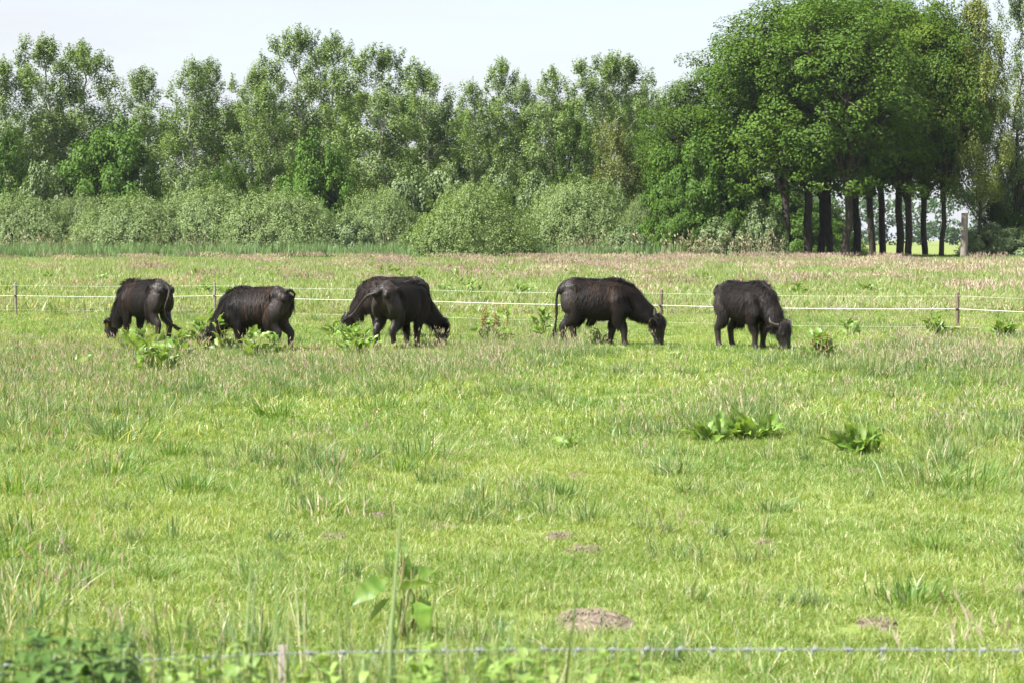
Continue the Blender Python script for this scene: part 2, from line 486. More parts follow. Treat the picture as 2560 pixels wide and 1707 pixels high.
def field_points(rng, y0, y1, step, jit=.5, marg=1.12):
    out = []
    y = y0
    while y < y1:
        hw = 1280 / FPX * y * marg + step
        x = np.arange(-hw, hw, step)
        out.append(np.stack([x, np.full(len(x), y)], 1)); y += step
    P = np.concatenate(out)
    return P + rng.uniform(-jit, jit, P.shape) * step
CLEAR = [(ground(a, b), w) for a, b, w in ((1775, 1108, 150), (1880, 1100, 160), (2150, 1135, 140), (385, 938, 120), (905, 893, 110), (1425, 1125, 60), (1012, 1600, 90))]
def off_docks(P):
    k = np.ones(len(P), bool)
    for c, w in CLEAR:
        r = w / FPX * c.y * .5 + .2
        k &= ((P[:, 0] - c.x) / r) ** 2 + ((P[:, 1] - c.y + .5) / (r + .5)) ** 2 > 1
    return k
def off_soil(P, grow=.8, add=0.):
    k = np.ones(len(P), bool)
    for c, w in SOILP:
        r = w / FPX * c.y * .5 * grow + add
        k &= ((P[:, 0] - c.x) / r) ** 2 + ((P[:, 1] - c.y + .06) / (r * 1.0 + (r - add) * .6)) ** 2 > 1
    return k
def put(rng, P, s, tilt=.0):
    n = len(P)
    rot = np.zeros((n, 3)); rot[:, 2] = rng.uniform(0, 2 * np.pi, n); rot[:, :2] = rng.normal(0, tilt, (n, 2))
    P3 = np.concatenate([P, terrain(P[:, 0], P[:, 1])[:, None]], 1)
    if np.ndim(s) == 1: s = np.repeat(np.asarray(s)[:, None], 3, 1)
    return P3, rot, s

rg = rng_of(11)
# short grazed turf, three levels of fineness with distance
near = [blade_mesh('turf', M['short'], rng_of(100 + k), 900, .30, .03, .08, .0046, .6, .55) for k in range(6)]
P = field_points(rg, 6.2, 21, .36); P = P[off_soil(P, .9, .27)]
t, px, py = tallness(P[:, 0], P[:, 1])
P3, rot, s = put(rg, P, .8 + .5 * np.clip(t + .3, 0, 1))
scatter('short_grass', near, P3, rot, s, rg.integers(0, 6, len(P)), 'short bright green grazed turf in the near pasture')
# loose small blades up to the rims of the soil patches
rim = [blade_mesh('turf_rim', M['short'], rng_of(150 + k), 60, .07, .035, .085, .0055, .7, .6) for k in range(4)]
P = []
for c, w in SOILP:
    r = w / FPX * c.y * .5
    a = rg.uniform(0, 2 * np.pi, 190); q = np.sqrt(rg.uniform((.78 * r) ** 2, (r + .42) ** 2, 190)); q[:6] = r * rg.uniform(.1, .8, 6)
    P.append(np.stack([c.x + np.cos(a) * q, c.y - .04 + np.sin(a) * q * 1.5], 1))
P = np.concatenate(P)
P3, rot, s = put(rg, P, rg.uniform(.35, .8, len(P)))
scatter('rim_grass', rim, P3, rot, s, rg.integers(0, 4, len(P)), 'sparse grass blades growing around the bare soil patches')

midm = [blade_mesh('turf_mid', M['short'], rng_of(200 + k), 620, .55, .05, .12, .011, .6, .6) for k in range(5)]
P = field_points(rg, 20.5, 56, .62)
t, px, py = tallness(P[:, 0], P[:, 1])
P3, rot, s = put(rg, P, .62 + .6 * np.clip(t + .35, 0, 1))
scatter('middle_grass', midm, P3, rot, s, rg.integers(0, 5, len(P)), 'grazed green turf around the buffaloes')

# longer rough grass in patches
lng = [blade_mesh('rough', M['mid'], rng_of(300 + k), 170, .24, .12, .26, .007, .35, .5, clump=5) for k in range(6)]
P = field_points(rg, 7, 56, .40); P = P[off_soil(P, 2.2) & off_docks(P)]
t, px, py = tallness(P[:, 0], P[:, 1])
k = rg.uniform(0, 1, len(P)) < sstep(.05, .65, t) * .9 + .05
P = P[k]; t = t[k]
P3, rot, s = put(rg, P, (.6 + .6 * np.clip(t, 0, 1)) * rg.uniform(.7, 1.2, len(P)), .05)
scatter('rough_grass', lng, P3, rot, s, rg.integers(0, 6, len(P)), 'longer rough bluish green grass growing in patches')
dk = [blade_mesh('lush', M['tuft'], rng_of(340 + k), 150, .10, .14, .30, .009, .45, .7, centre=1) for k in range(5)]
P = field_points(rg, 8.5, 56, 1.0); P = P[off_soil(P, 2.2) & off_docks(P)]
t, px, py = tallness(P[:, 0], P[:, 1])
k = rg.uniform(0, 1, len(P)) < .12 + .25 * sstep(.1, .6, t) + .12 * (px < 900)
P = P[k]; px = px[k]
P3, rot, s = put(rg, P, rg.uniform(.25, .85, len(P)) * (1 + .4 * (px < 950)), .05)
scatter('lush_grass', dk, P3, rot, s, rg.integers(0, 5, len(P)), 'small dark green lush tussocks dotted over the turf')
# flowering grass stems with tan and pinkish heads
hd = [head_mesh('flowering', [M['mid'], M['headpink' if k % 3 == 0 else 'head']], rng_of(400 + k), 20, .26, .22, .46, .012, .08, .003) for k in range(6)]
P = field_points(rg, 8.5, 56, .45); P = P[off_soil(P, 2.2) & off_docks(P)]
t, px, py = tallness(P[:, 0], P[:, 1])
k = rg.uniform(0, 1, len(P)) < sstep(.15, .7, t) * .9 + .03 + .2 * blob(px, py, 1800, 790, 2200, 45)
P = P[k]
P3, rot, s = put(rg, P, rg.uniform(.55, 1.05, len(P)), .06)
scatter('flowering_grass', hd, P3, rot, s, rg.integers(0, 6, len(P)), 'flowering grass stems with tan and pinkish seed heads')

# meadow beyond the fence
fm = [blade_mesh('meadow', M['far'], rng_of(500 + k), 900, 1.15, .14, .34, .035, .4, .5) for k in range(4)]
P = field_points(rg, 54.5, 172, 1.5, marg=1.05)
t, px, py = tallness(P[:, 0], P[:, 1])
s = np.stack([np.ones(len(P))] * 2 + [.65 + .55 * fbm(P[:, 0] * .1, P[:, 1] * .1, 9) + .3 * sstep(60, 120, P[:, 1])], 1)
P3, rot, s = put(rg, P, s)
scatter('meadow_grass', fm, P3, rot, s, rg.integers(0, 4, len(P)), 'uncut meadow grass beyond the wire fence')
ph = [head_mesh('pink_meadow', [M['far'], M['headpink' if k < 3 else 'head']], rng_of(560 + k), 110, 1.0, .36, .60, .045, .16, .010) for k in range(5)]
P = field_points(rg, 54, 168, 1.5, marg=1.05)
px, py = proj(P[:, 0], P[:, 1], terrain(P[:, 0], P[:, 1]) + .3)
w = (.95 * blob(px, py, 1500, 655, 620, 22) + .7 * blob(px, py, 2350, 685, 420, 26) + .55 * blob(px, py, 250, 645, 500, 9)
     + .35 * blob(px, py, 900, 700, 700, 40) + .3 * blob(px, py, 2100, 720, 700, 40))
w = .19 * w * (.45 + 1.1 * fbm(P[:, 0] * .09, P[:, 1] * .06, 31))
k = rg.uniform(0, 1, len(P)) < w
P = P[k]
P3, rot, s = put(rg, P, rg.uniform(.8, 1.2, len(P)))
scatter('pink_meadow_grass', ph, P3, rot, s, np.where(rg.uniform(0, 1, len(P)) < .7, rg.integers(0, 3, len(P)), rg.integers(3, 5, len(P))), 'pinkish flowering meadow grass in a band before the trees')

# reed bed along the ditch at the left, and dry stalks of last year
rd = [blade_mesh('reed', M['reed'], rng_of(600 + k), 150, .7, .8, 1.35, .05, .14, .3) for k in range(4)]
def strip(rng, px0, px1, d0, d1, n):
    d = rng.uniform(d0, d1, n); x = (rng.uniform(px0, px1, n) - CX) / FPX * d
    return np.stack([x, d], 1)
P = np.concatenate([strip(rg, -80, 1040, 150, 158, 520), strip(rg, 1040, 1700, 153, 158, 150)])
P = P[rg.uniform(0, 1, len(P)) < .35 + 1.1 * fbm(P[:, 0] * .35, P[:, 1] * .35, 77)]
P3, rot, s = put(rg, P, rg.uniform(.45, 1.15, len(P)))
scatter('reed_bed', rd, P3, rot, s, rg.integers(0, 4, len(P)), 'green reed bed in front of the willow bushes')
dr = [head_mesh('dry_reed', [M['dryreed'], M['dryreed']], rng_of(650 + k), 6, .5, 1.4, 2.3, .09, .30, .028, droop=.5) for k in range(4)]
P = np.concatenate([strip(rg, -60, 640, 156.5, 158.5, 190), strip(rg, 1390, 1640, 154, 157, 60), strip(rg, 1650, 1960, 151, 155, 90), strip(rg, 640, 1000, 157, 159, 30)])
P3, rot, s = put(rg, P, rg.uniform(.55, 1.0, len(P)))
scatter('dry_reed_stalks', dr, P3, rot, s, rg.integers(0, 4, len(P)), 'dry tan reed stalks of last year before the bushes')

# ------------------------------------------------------------------ trees
def limb(rng, p0, p1, r0, r1, n=6, wob=.06, sag=0.0):
    p0, p1 = np.asarray(p0, float), np.asarray(p1, float)
    t = np.linspace(0, 1, n)[:, None]
    ln = np.linalg.norm(p1 - p0)
    P = p0 + (p1 - p0) * t + rng.normal(0, wob * ln * .5, (n, 3)) * np.sin(t * np.pi)
    P[:, 2] += (sag * ln * np.sin(t * np.pi))[:, 0]
    return P, np.linspace(r0, r1, n)
def crown_mesh(name, mat, rng, C, rad, n, L, W, stretch=(1, 1, 1), up=.3, hang=0, shell=.55, form=None, fw=1.1, cw=.8):
    """n leaves spread over clusters with centres C and radii rad"""
    w = rad ** 2; w = w / w.sum()
    k = rng.choice(len(C), n, p=w)
    d = unit(rng.normal(0, 1, (n, 3)))
    q = rng.uniform(0, 1, n) ** .5
    q = shell + (1 - shell) * q
    pos = C[k] + d * (rad[k] * q)[:, None] * np.array(stretch)
    A = unit(d * .5 + rng.normal(0, .7, (n, 3)) + np.array([.15, 0, up]) - np.array([0, 0, hang]))
    nrm = unit(d * cw + rng.normal(0, .6, (n, 3)) + np.array([0, 0, .35]))
    if form is not None: nrm = unit(nrm + fw * unit((pos - np.array(form)) / np.array([1, 1, 1.2])))
    B = unit(np.cross(nrm, A))
    A = unit(np.cross(B, nrm)) if form is not None else A
    V, F = leaves_np(pos, A, B, L * rng.uniform(.6, 1.35, n), W * rng.uniform(.6, 1.3, n))
    ct = rng.uniform(0, 1, len(C))
    tint = np.clip(.45 * ct[k] + .55 * rng.uniform(0, 1, n), 0, 1)
    return mesh_np(name, V, F, mat, {'tint': np.repeat(tint, 4)})

def make_oak(seed, mat, light=False, H=20., rx=6.2, base=4.5, nleaf=30000):
    rng = rng_of(seed)
    parts = [tube_np(*limb(rng, (0, 0, -.3), (rng.normal(0, .3), rng.normal(0, .3), base + 2.5), .28, .22, 8, .02), 10)]
    top = parts[0][0][-10:].mean(0)
    C, rad = [], []
    cz, rz = (H + base) / 2 + .6, (H - base) / 2 - .3
    for a in range(13):
        th = a * 2.4 + rng.normal(0, .3)
        el = rng.uniform(.05, 1.25)
        e = np.array([np.cos(th) * np.cos(el) * rx * .8, np.sin(th) * np.cos(el) * rx * .8, cz + np.sin(el) * rz * .75 - (1 - el) * 2.2])
        s = np.array([0, 0, rng.uniform(base - .3, base + 2.4)]) + np.array([top[0], top[1], 0]) * .7
        P_, r_ = limb(rng, s, e, .20, .05, 8, .07, .08)
        parts.append(tube_np(P_, r_, 6))
        for b in range(4):
            t0 = P_[rng.integers(3, 7)]
            e2 = t0 + unit(rng.normal(0, 1, 3) + np.array([0, 0, .5])) * rng.uniform(1.2, 2.6)
            parts.append(tube_np(*limb(rng, t0, e2, .06, .02, 5, .08), 5))
            C.append(e2); rad.append(rng.uniform(.8, 1.3))
    n = 150
    d = unit(rng.normal(0, 1, (n, 3))); q = rng.uniform(.25, 1, n) ** .4
    cl = d * q[:, None] * np.array([rx, rx, rz]) * .92 + np.array([0, 0, cz])
    low = cl[:, 2] < base + 1.2
    cl[low, 2] += rng.uniform(.0, 1.6, low.sum())
    cl[:, 2] += rng.normal(0, .4, n)
    # boughs that hang below the crown, so that its lower edge is uneven
    a_ = rng.uniform(0, 2 * np.pi, 14); q_ = rng.uniform(2.2, 5.2, 14)
    low_ = np.stack([np.cos(a_) * q_, np.sin(a_) * q_, base + rng.uniform(.5, 2.2, 14)], 1)
    C = np.concatenate([np.array(C), cl, low_]); rad = np.concatenate([np.array(rad), rng.uniform(.75, 1.5, n), rng.uniform(.4, .8, 14)])
    tv, tf = join_np(parts)
    return mesh_np('trunk', tv, tf, M['bark'], smooth=True), crown_mesh('crown', mat, rng, C, rad, nleaf, .215, .155, (1, 1, .72), .1, form=(0, 0, base + 3))

def make_aspen(seed, mat=None, bark=None, H=20., rx=3.1, base=4.6, nleaf=13000, hang=0., lean=0., nb=36):
    rng = rng_of(seed)
    topx = np.array([lean + rng.normal(0, .3), rng.normal(0, .3), H * .97])
    TP, TR = limb(rng, (0, 0, -.3), topx, .21, .03, 14, .035)
    parts = [tube_np(TP, TR, 8)]
    C, rad = [], []
    for a in range(nb):
        t = (a + rng.uniform(0, 1)) / nb
        z = base * .8 + (H * .93 - base * .8) * t
        s = np.array([np.interp(z, TP[:, 2], TP[:, 0]), np.interp(z, TP[:, 2], TP[:, 1]), z])
        th = a * 2.4 + rng.normal(0, .4)
        rr = rx * ((1 - t) ** .72 * (.62 + 1.15 * t)) * 1.32 * rng.uniform(.65, 1.12)
        rise = rr * rng.uniform(.5, 1.25)
        e = s + np.array([np.cos(th) * rr, np.sin(th) * rr, rise])
        P_, r_ = limb(rng, s, e, .055 * (1.3 - t), .012, 6, .07, -.06)
        parts.append(tube_np(P_, r_, 5))
        for b in range(5):
            t0 = P_[rng.integers(2, 6)]
            sp_ = .7 * (1.3 - t)
            e2 = t0 + np.array([rng.normal(0, sp_), rng.normal(0, sp_), rng.uniform(.1, 1.1) - hang * 1.4])
            C.append(e2); rad.append(rng.uniform(.4, .95) * (1.15 - .5 * t))
            if b < 2: parts.append(tube_np(*limb(rng, t0, e2, .02, .008, 4, .06), 4))
        C.append(e); rad.append(rng.uniform(.3, .5) * (1.15 - .6 * t))
        if t > .35 and hang == 0:                              # upright shoots that make the outline ragged
            for b in range(5):
                C.append(e + np.array([.06 * b + rng.normal(0, .1), rng.normal(0, .12), .3 * b])); rad.append(.36 - .05 * b)
    for b in range(12):
        C.append(TP[-1] + np.array([rng.normal(0, .05 + .03 * b), rng.normal(0, .05 + .03 * b), .9 - .28 * b])); rad.append(.14 + .03 * b)
    tv, tf = join_np(parts)
    return mesh_np('trunk', tv, tf, bark or M['palebark'], smooth=True), crown_mesh('crown', mat or M['aspen'], rng, np.array(C), np.array(rad), nleaf, .175, .135, (.9, .9, 1.35), .5, hang, .2, form=(0, 0, H * .4), fw=.7)

def make_dome(seed, mat, rx=4.5, H=6.5, nleaf=24000, L=.27, W=.18, ncl=150, base=.3, crad=(.5, 1.0), up=.1, trunk='bark', st=(1, 1, .8), fw=1.1, jit=.24, q0=.35, cw=.8, lobes=False):
    """round understorey tree or bush with leaves down to the ground"""
    rng = rng_of(seed)
    d = unit(rng.normal(0, 1, (ncl, 3)) * np.array([1, 1, 1])); d[:, 2] = np.abs(d[:, 2]) * 1.0 - .12
    q = rng.uniform(q0, 1, ncl) ** .45 * (1 - jit / 2 + jit * rng.uniform(0, 1, ncl))
    az_, el_ = np.arctan2(d[:, 1], d[:, 0]), np.arcsin(np.clip(d[:, 2], -1, 1))
    if lobes: q = q * (1 + .09 * np.sin(3 * az_ + seed) * np.cos(4 * el_ + seed * 2) + .06 * np.sin(7 * az_ + 3 * el_ + seed) + .04 * np.sin(13 * az_ - 9 * el_))
    C = d * q[:, None] * np.array([rx, rx, H * .86]); C[:, 2] = np.maximum(C[:, 2] + base, .25)
    # fuller flanks
    f = C[:, 2] < H * .45
    C[f, :2] *= 1.08
    rad = rng.uniform(*crad, ncl)
    parts = []
    for a in range(9):
        e = C[rng.integers(0, ncl)] * .85
        parts.append(tube_np(*limb(rng, (rng.normal(0, .25), rng.normal(0, .25), -.2), e, .11, .02, 7, .08, .05), 6))
    tv, tf = join_np(parts)
    return mesh_np('trunk', tv, tf, M[trunk], smooth=True), crown_mesh('crown', mat, rng, C, rad, nleaf, L, W, st, up, 0, .35, form=(0, 0, -1), fw=fw, cw=cw)

OAK = [make_oak(1000 + k, M['oak'], nleaf=36000) for k in range(4)]
OAKL = [make_oak(1020, M['oaklight'], nleaf=36000)]
ASP = [make_aspen(1100 + k, rx=(3.1, 3.6, 2.7, 3.3, 2.4)[k], nleaf=(24000, 28000, 21000, 25000, 16000)[k], lean=(0, .5, -.4, 1.2, .2)[k]) for k in range(5)]
BIR = [make_aspen(1150, M['birch'], H=12, rx=2.6, base=3, nleaf=11000, hang=1.0)]
ALD = [make_aspen(1160 + k, M['birch' if k else 'shrub'], M['bark'], H=20, rx=3.4, base=3.5, nleaf=21000) for k in range(2)]
MAP = [make_dome(1200 + k, M['maple'], nleaf=34000, L=.20, W=.14, ncl=210, crad=(.35, .85)) for k in range(3)]
DRK = [make_aspen(1220 + k, M['maple'], M['bark'], H=14, rx=4.4, base=1.5, nleaf=22000, nb=36) for k in range(2)]
BCK = [make_aspen(1230 + k, M['aspen'], M['palebark'], H=16, rx=4.0, base=2.0, nleaf=26000, nb=38) for k in range(2)]
WIL = [make_dome(1300 + k, M['willow'], rx=5.0, H=5.2, nleaf=44000, L=.20, W=.065, ncl=4500, crad=(.12, .30), up=1.0, trunk='bark', st=(.9, .9, 1.2), fw=1.1, jit=.10, q0=.5, cw=.15, lobes=True) for k in range(3)]
WILG = [make_dome(1340, M['willowgreen'], rx=5.0, H=5.6, nleaf=46000, L=.15, W=.08, ncl=5000, crad=(.12, .26), up=.7, st=(1, 1, 1.1), fw=1.1, jit=.16, q0=.5, cw=.15, lobes=True)]
SHR = [make_dome(1360 + k, M['shrub'], rx=3.2, H=4.5, nleaf=15000, L=.24, W=.15, ncl=140, crad=(.35, .7), up=.5, st=(1, 1, 1.1)) for k in range(2)]

MPX = 1 / FPX
SIZES = {}
def size_of(me):
    if me.name not in SIZES:
        co = np.empty(len(me.vertices) * 3, np.float32); me.vertices.foreach_get('co', co); co = co.reshape(-1, 3)
        a, b_ = np.percentile(co, 1, axis=0), np.percentile(co, 99, axis=0)
        SIZES[me.name] = (float(np.percentile(co[:, 2], 99.7)), float(((b_ - a)[0] + (b_ - a)[1]) / 2))
    return SIZES[me.name]
def plant(kind, var, px, top, dist, width, label, cat, group, rot, nat_h=0, nat_w=0):
    """stand a tree under image column px so that its top reaches row `top` and its crown is `width` px wide"""
    nat_h, nat_w = size_of(var[1])
    b = onx(px, dist)
    h = at(px, top, dist).z - b.z
    sx = width * dist * MPX / nat_w
    o = empty(kind, b, 0, (1, 1, 1))
    t, c = var
    for nm, me in (('trunk', t), ('crown', c)):
        ch = link(nm, me, o)
        ch.rotation_euler = (0, 0, rot)
        ch.scale = (sx, sx, h / nat_h)
    return tag(o, label, cat, group)

rt = random.Random(5)
def aspen(v, px, top, dist, width, label): plant('aspen_tree', ASP[v], px, top, dist, width * 1.28, label, 'tree', 'pale barked aspens along the edge of the wood', rt.uniform(0, 6.28), 20.3, (7.4, 8.4, 6.6, 7.8, 6.2)[v])
aspen(4, 12, 150, 178, 150, 'dark slender aspen cut by the left edge of the photo')
aspen(1, 132, 96, 182, 190, 'tall forked aspen, the highest tree at the far left')
aspen(0, 205, 108, 186, 170, 'tall aspen standing right beside the highest tree at far left')
aspen(2, 362, 172, 184, 160, 'aspen above the big round dark maple on the left')
aspen(4, 484, 152, 180, 130, 'thin straight aspen with long bare trunk above the widest willow bush')
aspen(2, 528, 150, 183, 130, 'second bare trunked aspen, just right of the thin straight one')
aspen(3, 606, 172, 181, 130, 'aspen with a leaning white trunk left of the tallest aspen')
aspen(4, 668, 215, 179, 105, 'sparse thin aspen with pale twiggy trunk left of the tallest aspen')
aspen(1, 742, 74, 188, 165, 'tallest aspen of the wood, left of centre')
aspen(0, 822, 86, 192, 135, 'dense aspen close against the right of the tallest aspen')
aspen(1, 946, 122, 178, 195, 'broad aspen with white forked trunk near the centre')
aspen(0, 1070, 165, 188, 150, 'dense leaning aspen right of the white forked central aspen')
aspen(4, 1180, 205, 181, 110, 'low sparse aspen in the middle gap of the wood')
aspen(2, 1262, 150, 183, 130, 'pointed sparse aspen above the round bright bush')
aspen(4, 1310, 200, 186, 105, 'smaller aspen touching the pointed sparse aspen')
aspen(2, 1372, 172, 181, 125, 'slender aspen with straight pale trunk right of the round bright bush')
aspen(1, 1500, 138, 186, 180, 'broad two topped aspen left of the oaks, left top')
aspen(0, 1580, 146, 190, 150, 'aspen next to the oaks, right of the broad two topped one')
plant('birch_tree', BIR[0], 1538, 300, 172, 130, 'drooping yellowish birch before the wood left of the oaks', 'tree', None, 1.0, 12.2, 6.0)

def maple(v, px, top, dist, width, label, cat='tree', group=None): plant('understorey_tree', (MAP + DRK)[v], px, top, dist, width, label, cat, group, rt.uniform(0, 6.28), 6.7, 10.2)
maple(0, 285, 306, 172, 320, 'big round dark green maple behind the left willow bushes')
maple(1, 15, 320, 170, 170, 'dark green maple at the left edge of the photo')
maple(2, 790, 342, 171, 225, 'round light topped maple below the tallest aspen')
maple(3, 585, 392, 174, 150, 'small bright green maple between the leaning aspen trunks')
maple(3, 1425, 268, 180, 150, 'dark round maple beside the slender aspen, left of the birch')
maple(4, 1610, 320, 176, 170, 'dark maple in the gap between birch and oaks')
maple(4, 1085, 290, 192, 200, 'dark understorey maple behind the centre of the wood')
maple(3, 1220, 335, 194, 210, 'dark low maple behind the sparse aspens right of centre')
# the depths of the wood: look-alike dark trees that close the gaps
for k, (px, top, wd, where) in enumerate([(-40, 270, 300, 'the left edge maple'), (120, 250, 300, 'the highest aspen at far left'), (420, 278, 300, 'the gap right of the round maple'), (560, 235, 280, 'the leaning aspen trunks'), (690, 225, 290, 'the sparse twiggy aspen'),
        (880, 205, 300, 'the dense aspen by the tallest one'), (1010, 205, 300, 'the central forked aspen'), (1150, 245, 300, 'the low sparse aspen'), (1310, 240, 290, 'the pointed sparse aspen'), (1430, 225, 280, 'the slender aspen'), (1560, 205, 290, 'the two topped aspen and birch'), (1660, 235, 250, 'the left end of the oaks')]):
    plant('woodland_tree', (DRK[0], BCK[0], DRK[1], BCK[1])[k % 4], px, top + 26, 204 + 6 * (k % 3), wd, 'tree in the shaded depth of the wood behind ' + where, 'tree', 'dark trees filling the wood behind the aspens', rt.uniform(0, 6.28))

def willow(v, px, top, dist, width, label): plant('willow_bush', WIL[v], px, top, dist, width, label, 'bush', 'grey green willow bushes along the reed bed', rt.uniform(0, 6.28), 5.75, 11.0)
willow(0, 60, 487, 163, 300, 'grey willow bush at the left edge behind the reeds')
willow(1, 205, 482, 167, 200, 'small willow bush peeping over between the two left willows')
willow(2, 330, 487, 161, 330, 'silvery willow bush left of the widest willow')
willow(0, 520, 466, 163, 330, 'left half of the wide willow thicket, its highest dome')
willow(1, 700, 476, 160, 340, 'right half of the wide willow thicket with dark right flank')
willow(2, 950, 474, 164, 260, 'feathery willow bush between the thicket and the round bright bush')
plant('round_bush', WILG[0], 1185, 458, 155, 315, 'round bright green bush, the roundest one, in the centre of the row', 'bush', None, .4, 6.1, 11.0)
willow(1, 1440, 448, 162, 330, 'wind swept willow bush right of the round bright bush')
willow(0, 1600, 490, 160, 120, 'small silvery willow bush wedged before the oak shrubs')
def shrub(v, px, top, dist, width, label, group='leafy shrubs between bushes and trees'): plant('leafy_shrub', SHR[v], px, top, dist, width, label, 'bush', group, rt.uniform(0, 6.28), 5.1, 7.4)
shrub(0, 880, 540, 158, 130, 'low green shrub at the foot of the wide thicket, right end')
shrub(1, 1010, 428, 170, 170, 'shrub with light shoots behind the feathery willow, left one')
shrub(0, 1110, 412, 172, 170, 'shrub with light shoots directly behind the round bush')
shrub(1, 1240, 420, 172, 150, 'shrub with light shoots behind the round bush, right one')
shrub(0, 1345, 430, 170, 140, 'shrub behind the gap between round bush and wind swept willow')
shrub(1, 110, 415, 169, 150, 'pale shrub between the dark left edge maple and the round maple')
shrub(1, 1520, 445, 168, 130, 'yellowish shrub below the birch')
shrub(0, 1565, 560, 156, 120, 'low grey shrub behind the dry reeds at the foot of the willows')
shrub(0, 470, 440, 171, 130, 'pale shoots rising behind the left half of the thicket')

# ------------------------------------------------------------------ oaks on the right
def oak(v, px, top, dist, width, label, light=False): plant('oak_tree', (OAKL if light else OAK)[v], px, top, dist, width, label, 'tree', 'oaks of the grove on the right', rt.uniform(0, 6.28), 20.6, 13.2)
oak(0, 1960, 15, 158, 400, 'thick oak with the leftmost visible trunk of the grove')
oak(1, 2020, -20, 160, 420, 'second thick oak from the left in the grove')
oak(2, 2050, -10, 174, 380, 'oak with the thinner trunk third from the left in the grove')
oak(3, 2074, -25, 166, 360, 'oak with the fourth trunk from the left, just left of the forked one')
oak(1, 2112, -15, 152, 400, 'oak with the grey leaning forked trunk in the middle of the grove')
oak(0, 2142, -10, 172, 380, 'oak right behind the forked trunk')
oak(2, 2180, -10, 186, 330, 'slim oak with a slightly bent trunk right of the forked oak')
oak(3, 2206, -5, 178, 330, 'slim dark oak between the bent trunk and the close pair')
oak(0, 2250, 5, 163, 360, 'left oak of the close standing pair of dark trunks')
oak(0, 2272, -5, 160, 360, 'right oak of the close standing pair of dark trunks', True)
oak(2, 2313, 25, 180, 300, 'thin trunked oak between the pair and the last thick trunk')
oak(1, 2352, 40, 158, 250, 'last thick trunk on the right of the grove, forked high up')
oak(3, 1840, 95, 168, 330, 'oak whose sunlit crown slopes down on the left of the grove')
oak(2, 1755, 205, 166, 280, 'lower oak at the sunlit left end of the grove')
oak(1, 1690, 310, 172, 200, 'small oak at the far left foot of the grove')
maple(2, 1735, 345, 159, 270, 'sunlit leafy tree hanging to the ground at the left foot of the oaks')
maple(1, 1690, 470, 156, 150, 'low bright maple bush at the left foot of the oaks')
maple(0, 1830, 400, 163, 210, 'leafy understorey tree left of the first thick oak trunk')
shrub(1, 1905, 500, 157, 120, 'yellowish shrub against the first thick oak trunk')
shrub(0, 1800, 545, 155, 150, 'pale low shrub behind the dry reeds left of the oak trunks')
for k, (px, top, wd, d, where) in enumerate([(1960, 470, 260, 196, 'second'), (2060, 500, 190, 200, 'fourth'), (1880, 440, 300, 198, 'first')]):
    maple(k % 3, px, top, d, wd, 'dark leafy undergrowth deep behind the %s oak trunk from the left' % where, 'tree', 'undergrowth behind the oak trunks')
plant('alder_tree', ALD[1], 2452, -8, 156, 170, 'tall slender yellowish tree with a dark bare trunk near the right edge', 'tree', None, 2.0, 20.3, 7.4)
plant('alder_tree', ALD[0], 2540, -25, 164, 190, 'tall green tree cut by the right edge of the photo', 'tree', None, 4.0, 20.3, 7.4)
plant('alder_tree', ALD[0], 2495, 240, 168, 170, 'lower silvery tree behind the slender yellowish one', 'tree', None, 1.0, 20.3, 7.4)
maple(1, 2545, 400, 166, 190, 'dark bush filling the right edge below the tall trees')
shrub(0, 2470, 560, 156, 150, 'bramble bush at the foot of the slender yellowish tree')
shrub(1, 2540, 572, 154, 140, 'low bramble at the right edge behind the meadow')

# sawn-off trunk standing right of the grove
b = onx(2408, 150)
P_, r_ = limb(rng_of(3), (0, 0, -.2), (.05, 0, at(2408, 534, 150).z - b.z), .285, .25, 8, .004)
v, f = tube_np(*capped([tuple(q) for q in P_], list(r_)), 14)
st = empty('sawn_off_trunk', b)
link('trunk', mesh_np('trunk', v, f, M['greywood'], smooth=False), st)
v, f = tube_np([(.05, 0, 0), (.05, 0, .001), (.05, 0, .02), (.05, 0, .021)], [1e-4, .245, .245, 1e-4], 14)
link('cut_face', mesh_np('cut_face', v, f, M['wood']), st, loc=(0, 0, at(2408, 534, 150).z - b.z + .0015))
tag(st, 'grey sawn off tree trunk standing alone right of the oaks', 'tree stump')

# far wood across the fields
rng = rng_of(77)
C = []
for k in range(150):
    x = -260 + k * 3.5 + rng.normal(0, 1.5); y = 600 + rng.uniform(0, 25); h = rng.uniform(14, 18)
    for q in range(12):
        C.append((x + rng.normal(0, 3), y + rng.normal(0, 3), rng.uniform(1, h)))
C = np.array(C)
tag(link('far_wood', crown_mesh('far_wood', M['farwood'], rng, C, rng.uniform(1.6, 3.0, len(C)), 75000, 1.1, .8, (1, 1, .8), .1)), 'far off wood seen bluish between the oak trunks', None, None, 'stuff')

